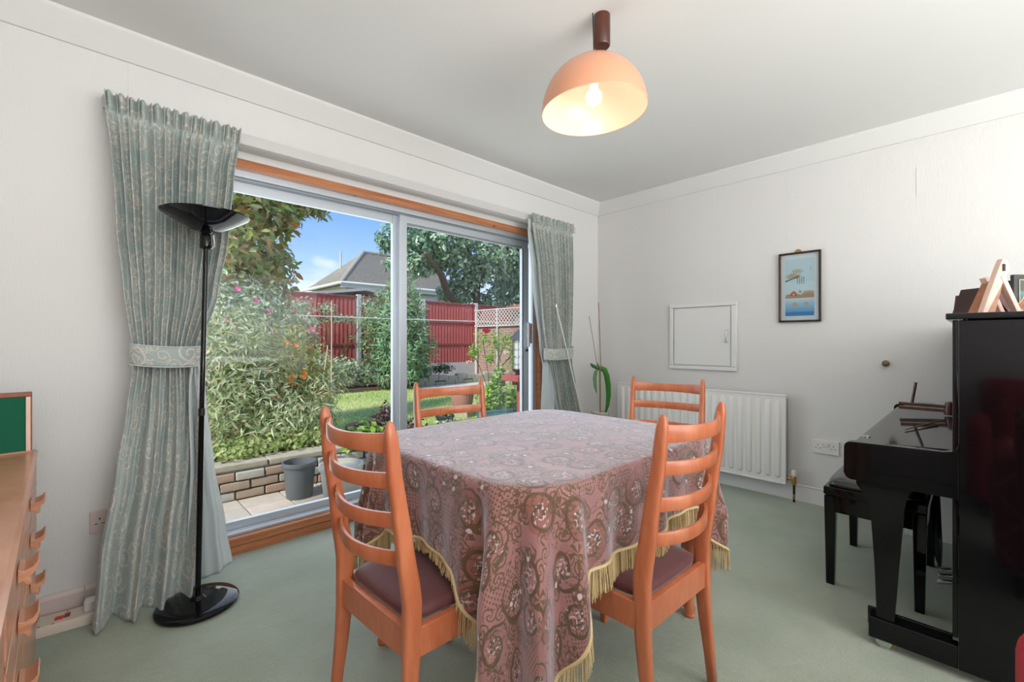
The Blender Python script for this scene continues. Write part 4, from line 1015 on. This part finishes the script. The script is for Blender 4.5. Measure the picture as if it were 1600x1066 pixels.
# outbuilding roof just behind the fence
sd_ = thing('outbuilding', 'low outbuilding with a pale felt roof just behind the fence', 'shed', (6.55, 14.2, 0))
FELT = simple('pale_felt', (190, 188, 184), .9, 6, .1)
box('timber_wall', simple('shed_boards', (150, 116, 92), .9, 5, .2), sd_, -1.4, 1.7, 0, 2.4, 0, 2.42)
MB().prism([(-1.7, 2.58), (.15, 2.86), (1.95, 2.57), (1.95, 2.48), (.15, 2.77), (-1.7, 2.49)], 'y', -.25, 2.6).build('roof', FELT, sd_)
rs = thing('lean_to', 'small orange-red tiled lean-to roof rising behind the trellis', 'lean-to', (9.6, 8.4, 0))
box('lean_to_wall', BRK[1], rs, 0, 2.6, -2.2, 1.5, 0, 2.15)
RT = simple('orange_roof_tile', (196, 108, 88), .8, 12, .15)
rr_ = MB().add([(-.25, -2.4, 2.12), (-.25, 1.6, 2.12), (2.8, 1.6, 2.75), (2.8, -2.4, 2.75), (-.25, -2.4, 2.06), (-.25, 1.6, 2.06), (2.8, 1.6, 2.6), (2.8, -2.4, 2.6)], [(0, 1, 2, 3), (7, 6, 5, 4), (0, 4, 5, 1), (1, 5, 6, 2), (2, 6, 7, 3), (3, 7, 4, 0)]).build('roof', RT, rs)
q = MB()
for k in range(20): q.tube([(-.25, -2.3+k*.2, 2.13), (2.8, -2.3+k*.2, 2.76)], .035, 6)
setp(q.build('tile_roll', RT, rr_), kind='stuff')

# ------------------------------------------------------------------ plants
def leafcloud(blobs, n, ln, wd_, mat, name, parent, up=.2, droop=0., shell=.45, tonef=None, jit=.25, fold=.25, kind='stuff'):
    """blobs: (cx,cy,cz,rx,ry,rz,weight); leaves sit in the outer shell, facing outwards with scatter"""
    m = MB(); m.tone = []; wsum = [b[6] if len(b) > 6 else b[3]*b[4]*b[5] for b in blobs]
    for i in range(n):
        b = random.choices(blobs, wsum)[0]
        d = Vector((random.gauss(0, 1), random.gauss(0, 1), random.gauss(0, 1))).normalized(); r = 1-shell*random.random()**1.5
        bump_ = 1+jit*noise.noise(d*2.2+Vector(b[:3]))
        p = Vector((b[0]+d.x*b[3]*r*bump_, b[1]+d.y*b[4]*r*bump_, b[2]+d.z*b[5]*r*bump_))
        nrm = (d+Vector((random.gauss(0, .45), random.gauss(0, .45), random.gauss(0, .45)+up))).normalized()
        ax = nrm.cross(Vector((random.gauss(0, 1), random.gauss(0, 1), random.gauss(0, 1)))).normalized()
        ax = (ax+Vector((0, 0, -droop))).normalized(); sd2 = nrm.cross(ax).normalized(); nn = ax.cross(sd2)
        l = ln*random.uniform(.7, 1.25); w = wd_*random.uniform(.8, 1.2)
        q = len(m.v)
        m.v += [p, p+ax*l*.45+sd2*w+nn*w*fold, p+ax*l, p+ax*l*.45-sd2*w+nn*w*fold]
        m.f += [(q, q+1, q+2), (q, q+2, q+3)]; m.sm += [False, False]
        tn = random.random() if tonef is None else tonef(p, random.random()); m.tone += [tn]*4
    return m.build(name, mat, parent, kind=kind, autosm=False)
def at(px, y, z=None, py=None):
    """garden point in column px at world depth y"""
    t_ = (px-800)/697; dx, dy = Fv.x+t_*Rv.x, Fv.y+t_*Rv.y; d = y/dy
    return Vector((dx*d, y, z if py is None else 1.10-(py-533)/697*d))
# magnolia on the left with bronze and green leaves
MG = leafmat('magnolia_leaf', [(116, 146, 66), (150, 172, 90), (180, 182, 100), (172, 136, 70), (206, 214, 164), (192, 130, 70)], .35, .4)
mgp = at(385, 6.0, 0)
mg = thing('magnolia_tree', 'broad-leaved tree with bronze and green leaves rising behind the shrubs at left', 'tree', mgp)
def rel(px, py, y, o): p = at(px, y, None, py); return (p.x-o.x, p.y-o.y, p.z-o.z)
bl = []
for px, py, y, r in ((395, 340, 5.9, .42), (360, 390, 5.7, .48), (425, 335, 6.1, .34), (465, 322, 6.2, .20), (490, 326, 6.25, .13), (395, 420, 6.0, .46), (430, 425, 6.1, .24), (360, 300, 5.9, .5), (410, 300, 6.0, .24), (415, 462, 6.1, .33), (350, 470, 6, .5), (432, 395, 6.0, .18), (445, 300, 6.1, .16), (478, 312, 6.2, .15), (446, 352, 6.1, .14), (505, 333, 6.25, .07)):
    bl.append((*rel(px, py, y, mgp), r, r, r*.85, r*r))
leafcloud(bl, 4200, .13, .030, MG, 'foliage', mg, .3, .15, .7)
lf = MB(); lf.tone = [.2]*6
lf.v = [(0, 0, 0), (.05, .028, .010), (.11, .022, .006), (.15, 0, -.01), (.11, -.022, .006), (.05, -.028, .010)]; lf.f = [(0, 1, 5), (1, 2, 4, 5), (2, 3, 4)]; lf.sm = [True]*3
lms = []
for tn in (.1, .3, .5, .62, .8, 1.0):
    lf.tone = [tn]*6; lms.append(lf.build('leaf', MG, mg, autosm=False))
for i in range(270):
    b = random.choices(bl, [x[6] for x in bl])[0]; d = Vector((random.gauss(0, 1), -abs(random.gauss(0, 1)), random.gauss(0, 1))).normalized()
    o = lms[i] if i < 6 else random.choice(lms).copy()
    if i >= 6: COL.objects.link(o); o.parent = mg
    o.location = (b[0]+d.x*b[3]*1.0, b[1]+d.y*b[4]*1.0, b[2]+d.z*b[5]*1.0); o.rotation_euler = (random.uniform(-1, 1), random.uniform(-.6, .9), random.uniform(0, 6.28)); k = random.uniform(.7, 1.1); o.scale = (k, k, k)
MB().tube([(0, 0, 0), (.05, 0, .9), (-.05, .05, 1.8), (.1, 0, 2.6)], [.07, .055, .04, .015], 8).build('trunk', BARK, mg)
bn = MB()
for b in [q_ for q_ in bl if q_[3] > .3]: bn.tube([(-.02, .02, 1.3), ((b[0])*.5, b[1]*.5, (1.3+b[2])*.5+.1), b[:3]], [.03, .02, .008], 6)
setp(bn.build('branches', BARK, mg), kind='stuff')
# the mass of shrubs in the raised bed: (label, pixel column, py of middle, y, rx, rz, palette, leaf length, width, count, droop)
WILL = leafmat('willow_leaf', [(126, 146, 90), (164, 180, 118), (190, 202, 150), (212, 218, 184), (184, 164, 118)], .35, .45)
SILV = leafmat('silver_leaf', [(118, 142, 92), (150, 168, 124), (184, 196, 164), (212, 216, 196), (150, 164, 100)], .35, .45)
GOLDL = leafmat('golden_leaf', [(146, 164, 76), (176, 184, 98), (206, 190, 110), (190, 200, 130), (196, 150, 80)], .35, .45)
LIME = leafmat('lime_leaf', [(116, 158, 52), (146, 184, 74), (178, 204, 104), (98, 140, 56)], .4, .45)
PINKF = simple('pink_petal', (218, 96, 146), .6); ORF = simple('orange_berry', (226, 132, 40), .5); REDR = simple('red_rose_petal', (206, 34, 60), .5)
def shrub(name, label, blobs, y0px, mat, n, ln, wd_, droop, group, stems=6, z0=.16, up=.15, shell=.8):
    base = at(y0px[0], y0px[1], z0); r = thing(name, label, 'shrub', base, 0, group)
    bb = [(*rel(px, py, y, base), rx, rx, rz, rx*rz) for px, py, y, rx, rz in blobs]
    leafcloud(bb, n, ln, wd_, mat, 'foliage', r, up, droop, shell, jit=.4)
    s = MB()
    for k in range(stems):
        b = random.choice(bb); p0 = (random.uniform(-.08, .08), random.uniform(-.08, .08), 0); a = random.uniform(-1, 1)*b[3]*.8; c = random.uniform(-1, 1)*b[5]*.8
        q = (b[0]+a, b[1]+random.uniform(-.5, .5)*b[4], b[2]+c); s.tube([p0, ((p0[0]+q[0])*.5+random.uniform(-.05, .05), (p0[1]+q[1])*.5, max(.05, (q[2])*.6)), q], [.010, .007, .003], 5)
    setp(s.build('stems', STEM, r), kind='stuff'); return r, bb
SG = 'shrubs in the raised bed'
s1, b1 = shrub('willow_leaved_shrub', 'loose narrow-leaved shrub filling the raised bed next to the left curtain', [(360, 600, 4.5, .40, .42), (350, 660, 4.3, .36, .24), (400, 620, 4.5, .42, .36), (385, 540, 4.7, .40, .36), (345, 540, 4.6, .40, .40)], (380, 4.5), WILL, 6200, .085, .008, .35, SG, 22)
s2, b2 = shrub('silver_shrub', 'tall silver-green shrub with small pink flowers below the bronze-leaved tree', [(345, 480, 5.2, .42, .42), (395, 490, 5.3, .42, .32), (430, 505, 5.3, .36, .30), (465, 530, 5.2, .28, .26), (370, 520, 5.1, .45, .35)], (400, 5.2), SILV, 5200, .06, .013, .1, SG, 18)
s3, b3 = shrub('golden_shrub', 'yellow-green shrub with orange berries in the middle of the raised bed', [(450, 545, 4.9, .30, .30), (480, 570, 4.9, .27, .27), (440, 590, 4.8, .36, .30), (500, 600, 4.9, .20, .22), (470, 620, 4.7, .32, .22)], (460, 4.8), GOLDL, 3600, .06, .010, .3, SG, 16)
s4, b4 = shrub('weeping_shrub', 'drooping narrow-leaved shrub reaching over the lawn at the right end of the bed', [(500, 610, 4.5, .20, .22), (485, 650, 4.4, .26, .22), (525, 590, 4.8, .16, .16), (450, 650, 4.3, .34, .24), (420, 670, 4.2, .3, .18)], (470, 4.3), WILL, 3000, .085, .009, .8, SG, 14)
s5, b5 = shrub('low_cover_plant', 'low yellow-green leafy cover along the coping of the raised bed', [(380, 700, 4.0, .2, .07), (420, 692, 4.05, .2, .08), (460, 686, 4.05, .2, .09), (500, 680, 4.1, .18, .09), (350, 706, 4.0, .2, .08)], (440, 4.05), leafmat('bed_cover_leaf', [(136, 160, 88), (166, 184, 110), (196, 204, 140), (150, 150, 96)]), 2200, .045, .016, .1, SG, 6)
def flowers(par, pts, rad, mat, name='flower', petals=7):
    for p in pts:
        m = MB()
        for k in range(petals):
            a = 2*PI*k/petals; c = Vector((math.cos(a), math.sin(a)*.6-.4, math.sin(a)*.8)).normalized()*rad; s_ = Vector((-math.sin(a), 0, math.cos(a)))*rad*.5
            m.add([(0, 0, 0), c*.7+s_, c*1.1, c*.7-s_], [(0, 1, 2, 3)])
        m.lathe([(0, -rad*.3), (rad*.35, 0), (rad*.2, rad*.3), (0, rad*.35)], 8)
        o = m.build(name, mat, par); o.location = p
def rr(px, py, y, o): p = at(px, y, None, py); return (p.x-o.location.x, p.y-o.location.y, p.z-o.location.z)
flowers(s2, [rr(*p, s2) for p in ((371, 452, 4.9), (487, 515, 4.9), (400, 470, 4.9), (352, 500, 4.8), (420, 488, 4.9))], .030, PINKF)
flowers(s3, [rr(*p, s3) for p in ((457, 588, 4.5), (476, 583, 4.5), (453, 594, 4.5), (458, 600, 4.5), (462, 540, 4.55), (447, 535, 4.6), (430, 622, 4.4), (474, 590, 4.5))], .026, ORF, 'berry_cluster')
# trailing climber across the left fence bay and bushy low plants under it
s6, b6 = shrub('climbing_plant', 'straggly grey-green climber trained across the left bay of the red fence', [(480, 500, 10.2, .5, .10), (530, 498, 10.3, .4, .10), (570, 500, 10.3, .4, .10), (470, 480, 10.2, .3, .22), (510, 482, 10.3, .25, .15), (575, 478, 10.4, .25, .25)], (520, 10.3), SILV, 1500, .07, .018, .1, 'plants along the fence', 12, .07)
s7, b7 = shrub('border_shrub', 'mounded grey-green plants at the foot of the red fence left of the conifer', [(500, 575, 9.6, .55, .3), (540, 578, 9.6, .5, .28), (570, 590, 9.5, .3, .18)], (530, 9.6), SILV, 2200, .08, .022, .1, 'plants along the fence', 8, .07)
s8, b8 = shrub('border_shrub', 'dark leafy plants under the fence right of the conifer', [(690, 575, 9.9, .35, .12), (655, 585, 9.9, .4, .2)], (680, 9.9), leafmat('dark_leaf', [(58, 84, 56), (90, 116, 76), (130, 148, 104)], .3), 900, .08, .022, .1, 'plants along the fence', 6, .07)
MB().tube([rr(517, 690, 4.4, s4), rr(518, 540, 4.4, s4), rr(518, 470, 4.4, s4)], .006, 6).build('cane', simple('pale_cane', (196, 178, 146), .7), s4)
MB().tube([rr(492, 690, 4.5, s4), rr(512, 540, 4.6, s4)], .006, 6).build('cane', bpy.data.materials['pale_cane'], s4)
# conifer
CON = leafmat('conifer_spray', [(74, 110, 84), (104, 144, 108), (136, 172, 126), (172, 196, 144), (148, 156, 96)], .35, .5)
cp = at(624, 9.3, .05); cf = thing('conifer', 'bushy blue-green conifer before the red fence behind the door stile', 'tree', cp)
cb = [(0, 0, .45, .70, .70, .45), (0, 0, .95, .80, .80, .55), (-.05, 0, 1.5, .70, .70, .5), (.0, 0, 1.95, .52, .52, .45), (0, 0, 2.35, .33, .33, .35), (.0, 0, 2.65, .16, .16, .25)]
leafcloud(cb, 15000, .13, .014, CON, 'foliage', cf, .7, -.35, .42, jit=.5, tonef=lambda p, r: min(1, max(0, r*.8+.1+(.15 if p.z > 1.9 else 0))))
MB().tube([(0, 0, -.05), (0, 0, 2.4)], [.07, .02], 8).build('trunk', BARK, cf)
# large tree behind the fence
BIG = leafmat('big_tree_leaf', [(70, 112, 82), (100, 146, 106), (134, 174, 132), (176, 206, 174), (214, 226, 206), (134, 164, 86)], .35, .35)
tp_ = at(745, 13.2, 0); bt_ = thing('large_tree', 'large dense green tree with forking trunk behind the red fence', 'tree', tp_)
bb = []
for px, py, y, r in ((760, 395, 12.6, 1.15), (700, 370, 12.6, 1.05), (650, 372, 13, .85), (615, 372, 13.3, .50), (650, 410, 13, .55), (800, 400, 12.2, 1.15), (840, 380, 12, 1.3), (730, 430, 13.2, .75), (790, 450, 12.6, .65), (700, 455, 13.6, .40), (825, 455, 12, .7), (770, 330, 12.8, 1.3), (690, 315, 13, 1.0), (680, 400, 13.4, .65), (612, 410, 13.4, .25), (600, 385, 13.5, .22), (725, 462, 13.8, .35), (775, 476, 12.6, .42), (812, 480, 12.2, .5), (755, 470, 13.9, .4)):
    bb.append((*rel(px, py, y, tp_), r, r, r*.85, r*r))
leafcloud(bb, 24000, .17, .05, BIG, 'foliage', bt_, .6, .25, .35, jit=.55, tonef=lambda p, r: r)
MB().tube([(0, 0, -.2), (-.02, 0, 2.2), (.0, 0, 3.0), (.3, .1, 4.5)], [.2, .15, .13, .05], 10).build('trunk', BARK, bt_)
q0 = rel(700, 462, 12.9, tp_); q1 = rel(690, 430, 12.6, tp_); q2 = rel(664, 395, 12.2, tp_)
MB().tube([(0, 0, 1.9), q0, q1, q2], [.14, .13, .12, .06], 8).build('branch', BARK, bt_)
# distant tree mass right behind the curtain, and hedge
hb = at(860, 15, 0); hd = thing('distant_tree', 'dark green tree seen through the door right of the large tree', 'tree', hb)
leafcloud([(0, 0, 3.2, 2.2, 1.8, 2.4), (2.5, -1, 3.5, 2.2, 1.8, 2.4)], 7000, .2, .06, BIG, 'foliage', hd, .4, 0, .3); MB().tube([(0, 0, -.2), (0, 0, 3)], [.2, .1], 8).build('trunk', BARK, hd)

# rose bush by the side wall
rp = at(765, 6.6, -.02); rs_ = thing('rose_bush', 'leggy rose bush with one red bloom before the trellis wall', 'rose bush', rp)
for pts in ([(0, 0, 0), (-.03, 0, .5), (-.12, 0, 1.05), (-.14, 0, 1.3)], [(0, 0, 0), (.10, 0, .5), (.30, .0, 1.1), (.42, 0, 1.3)], [(.06, 0, .3), (.22, 0, .7), (.1, 0, 1.15)], [(0, 0, .1), (-.2, .1, .6), (-.36, .1, .95)], [(.1, 0, .5), (.4, .1, .8), (.55, .1, 1.0)]):
    MB().tube([tuple(Rv*p[0]+Fv*p[1]+Vector((0, 0, p[2]))) for p in pts], [.014]+[.010]*(len(pts)-2)+[.005], 6).build('stem', BARK, rs_)
leafcloud([(*(Rv*a), .18, .18, .22) if 0 else (Rv.x*a, Rv.y*a, z, r, r, r*1.1, 1) for a, z, r in ((-.12, 1.15, .2), (.1, 1.1, .22), (.32, 1.15, .22), (.45, .95, .2), (-.3, .9, .14), (.0, .8, .14), (.5, .7, .16))], 900, .055, .02, LIME, 'foliage', rs_, .3, 0, .9)
def rose(px, py, y, r, mat): 
    p = rr(px, py, y, rs_); m = MB()
    for lay, (k, n_) in enumerate(((1, 6), (.7, 5), (.4, 4))):
        for i in range(n_):
            a = 2*PI*i/n_+lay; c = Vector((math.cos(a), math.sin(a), .35+.3*lay))*r*k; s_ = Vector((-math.sin(a), math.cos(a), 0))*r*k*.7
            m.add([(0, 0, -r*.5), c-s_, c*1.05+Vector((0, 0, r*.6)), c+s_], [(0, 1, 2, 3)])
    o = m.build('rose_bloom', mat, rs_); o.location = p
rose(760, 519, 6.3, .07, REDR); rose(733, 568, 6.2, .05, simple('pale_rose_petal', (236, 190, 180), .6)); rose(791, 552, 6.3, .05, simple('white_rose_petal', (240, 232, 220), .6))
# pots
def pot(name, label, px, y, r, h, mat, group=None, z=PZ, rim=.12, flute=0, nf=0, squash=None, soil=True, cat='pot'):
    p = at(px, y, z); o = thing(name, label, cat, p, 0, group)
    pr_ = [(0, 0), (r*.74, 0), (r*.76, .004), (r*.93, h*(1-rim)), (r, h*(1-rim)), (r*1.03, h*(1-rim*.5)), (r, h), (r*.93, h), (r*.90, h*(1-rim)), (r*.80, h*.5), (0, h*.5)]
    if flute: MB().lathe(pr_[:4], 96, flute=flute, nf=nf).build('pot_body', mat, o); MB().lathe(pr_[3:9], 48, cap=False).build('rim', mat, o)
    else: MB().lathe(pr_, 40).build('pot_body', mat, o)
    if soil: MB().lathe([(0, h*.8), (r*.88, h*.8), (r*.88, h*.82), (0, h*.84)], 24).build('potting_soil', SOIL, o)
    return o
GREYP = simple('grey_plastic_pot', (96, 100, 102), .5, 10, .05); BLKP = simple('black_plastic_pot', (52, 56, 58), .5, 10, .1)
CRP = simple('cream_stone_pot', (214, 208, 192), .7, 8, .06); TER = simple('dusty_terracotta', (176, 128, 112), .8, 8, .1); TEAL = simple('teal_plastic', (72, 120, 124), .5)
PG = 'pots on the patio'
pot('plant_pot', 'empty dark grey plastic pot on the paving before the low brick wall', 468, 3.50, .118, .265, GREYP, PG, soil=False)
o = pot('plant_pot', 'large cream ribbed pot behind the nearest chair', 533, 3.28, .155, .25, CRP, PG, rim=.14, flute=.015, nf=28)
o = pot('plant_pot', 'small grey pot tucked between the cream pot and the low brick wall', 521, 3.56, .09, .22, GREYP, PG)
o = pot('plant_pot', 'blue-grey bucket pot with round-leaved seedlings beside the tablecloth', 585, 3.75, .12, .26, simple('blue_grey_plastic', (96, 112, 122), .5), PG)
leafcloud([(-.08, .0, .34, .16, .12, .12, 1), (-.2, 0, .30, .10, .1, .1, .6)], 160, .06, .028, LIME, 'foliage', o, .8, 0, .9)
o = pot('plant_pot', 'flat brown clay pot with bare rim on the lawn edge', 570, 5.1, .22, .16, TER, PG, rim=.3)
o = pot('plant_pot', 'dusty pink ribbed pot raised on a stone block', 722, 5.2, .185, .26, TER, PG, z=.13, rim=.16, flute=.02, nf=30); p0 = o.location
bk_ = thing('stone_block', 'square pale stone block under the ribbed pink pot', 'block', (p0.x, p0.y, PZ)); MB().box(-.14, .14, -.14, .14, 0, .19, Matrix.Rotation(.5, 4, 'Z')).build('block', STONE, bk_, .006)
o = pot('plant_pot', 'black pot with yellow-green plants seen through the chair back, farther one', 695, 4.95, .125, .17, BLKP, PG, rim=.2); leafcloud([(0, 0, .19, .11, .11, .05, 1)], 120, .05, .018, LIME, 'foliage', o, .6, 0, 1)
o = pot('plant_pot', 'black pot with grey-green plants seen through the chair back, nearer one', 699, 4.42, .135, .15, BLKP, PG, rim=.2); leafcloud([(0, 0, .17, .12, .12, .05, 1)], 150, .045, .014, SILV, 'foliage', o, .6, 0, 1)
# purple-leaved plant
PUR = leafmat('purple_leaf', [(72, 48, 52), (104, 72, 74), (138, 110, 108), (88, 80, 66)], .25)
pp = at(605, 4.35, PZ); pl_ = thing('purple_plant', 'dark purple leafy plants in a low tray behind the nearest chair', 'plant', pp, 0)
leafcloud([(-.12, 0, .28, .10, .1, .16, 1), (.08, 0, .22, .16, .12, .14, 1.2), (.28, -.05, .2, .15, .12, .15, 1.2), (-.02, 0, .4, .05, .05, .14, .5)], 700, .05, .016, PUR, 'foliage', pl_, .4, 0, 1)
box('tray', BLKP, pl_, -.25, .42, -.12, .12, 0, .09, .006); q = MB()
for k in range(9): q.tube([(random.uniform(-.15, .3), 0, .08), (random.uniform(-.15, .3), 0, .4)], .004, 5)
setp(q.build('stems', BARK, pl_), kind='stuff')
# teal trough with greenery
tp2 = at(778, 4.75, PZ); tt = thing('planter_trough', 'long teal plastic trough of leafy green plants on the patio', 'planter', tp2, math.radians(-12))
MB().sections([[(a*hw_, b*hd_, z) for a, b in ((-1, -1), (1, -1), (1, 1), (-1, 1))] for z, hw_, hd_ in ((0, .27, .085), (.17, .30, .10), (.172, .315, .112), (.195, .315, .112), (.195, .295, .095), (.15, .29, .09))], smooth=False).build('trough', TEAL, tt, .004)
leafcloud([(-.12, 0, .32, .2, .12, .18, 1), (.15, 0, .3, .2, .12, .16, 1), (-.05, 0, .5, .12, .1, .2, .7), (.05, 0, .62, .08, .08, .2, .4)], 900, .07, .022, LIME, 'foliage', tt, .6, -.3, 1)
gp = at(800, 5.0, PZ); gg = thing('leafy_clump', 'wispy pale green plants growing right of the teal trough', 'plant', gp)
leafcloud([(0, 0, .25, .3, .3, .3, 1), (.3, -.2, .2, .3, .3, .25, 1)], 1500, .09, .008, LIME, 'foliage', gg, 1.2, -.6, 1)
# red stained bird table and a wire-caged white post box shape
bp_ = at(812, 4.5, PZ); bt2 = thing('bird_table', 'red stained wooden bird table with a feeder at the edge of the sliding door', 'bird table', bp_)
box('shelf', REDB, bt2, -.20, .16, -.16, .16, .60, .68, .004); box('post', REDB, bt2, -.03, .03, -.03, .03, 0, .60, .004); box('shelf_brace', REDD, bt2, -.10, .10, -.05, .05, .54, .60, .004)
fd = at(811, 4.5, .621); fe = thing('feeder_cage', 'white bird feeder inside a dark wire cage with a pointed cap, on the red table', 'feeder', fd)
MB().lathe([(0, 0), (.065, 0), (.065, .34), (0, .34)], 24, c=(0, 0, .06)).build('feeder_tube', WPLAST, fe); MB().lathe([(0, 0), (.03, 0), (.10, .06), (.06, .07), (0, .06)], 24).build('feeder_base', BLACKM, fe)
MB().lathe([(.0, .40), (.11, .40), (.03, .48), (0, .50)], 20).build('feeder_cap', simple('slate_grey', (70, 76, 84), .6), fe)
q = MB()
for k in range(10): a = 2*PI*k/10; q.tube([(.08*math.cos(a), .08*math.sin(a), .06), (.08*math.cos(a), .08*math.sin(a), .4)], .0025, 5)
for z in (.12, .2, .28, .36): q.tube([(.08*math.cos(2*PI*i/20), .08*math.sin(2*PI*i/20), z) for i in range(21)], .0025, 5)
setp(q.build('wire_cage', BLACKM, fe), kind='stuff'); fe.scale = (1.15, 1.15, 1.3)
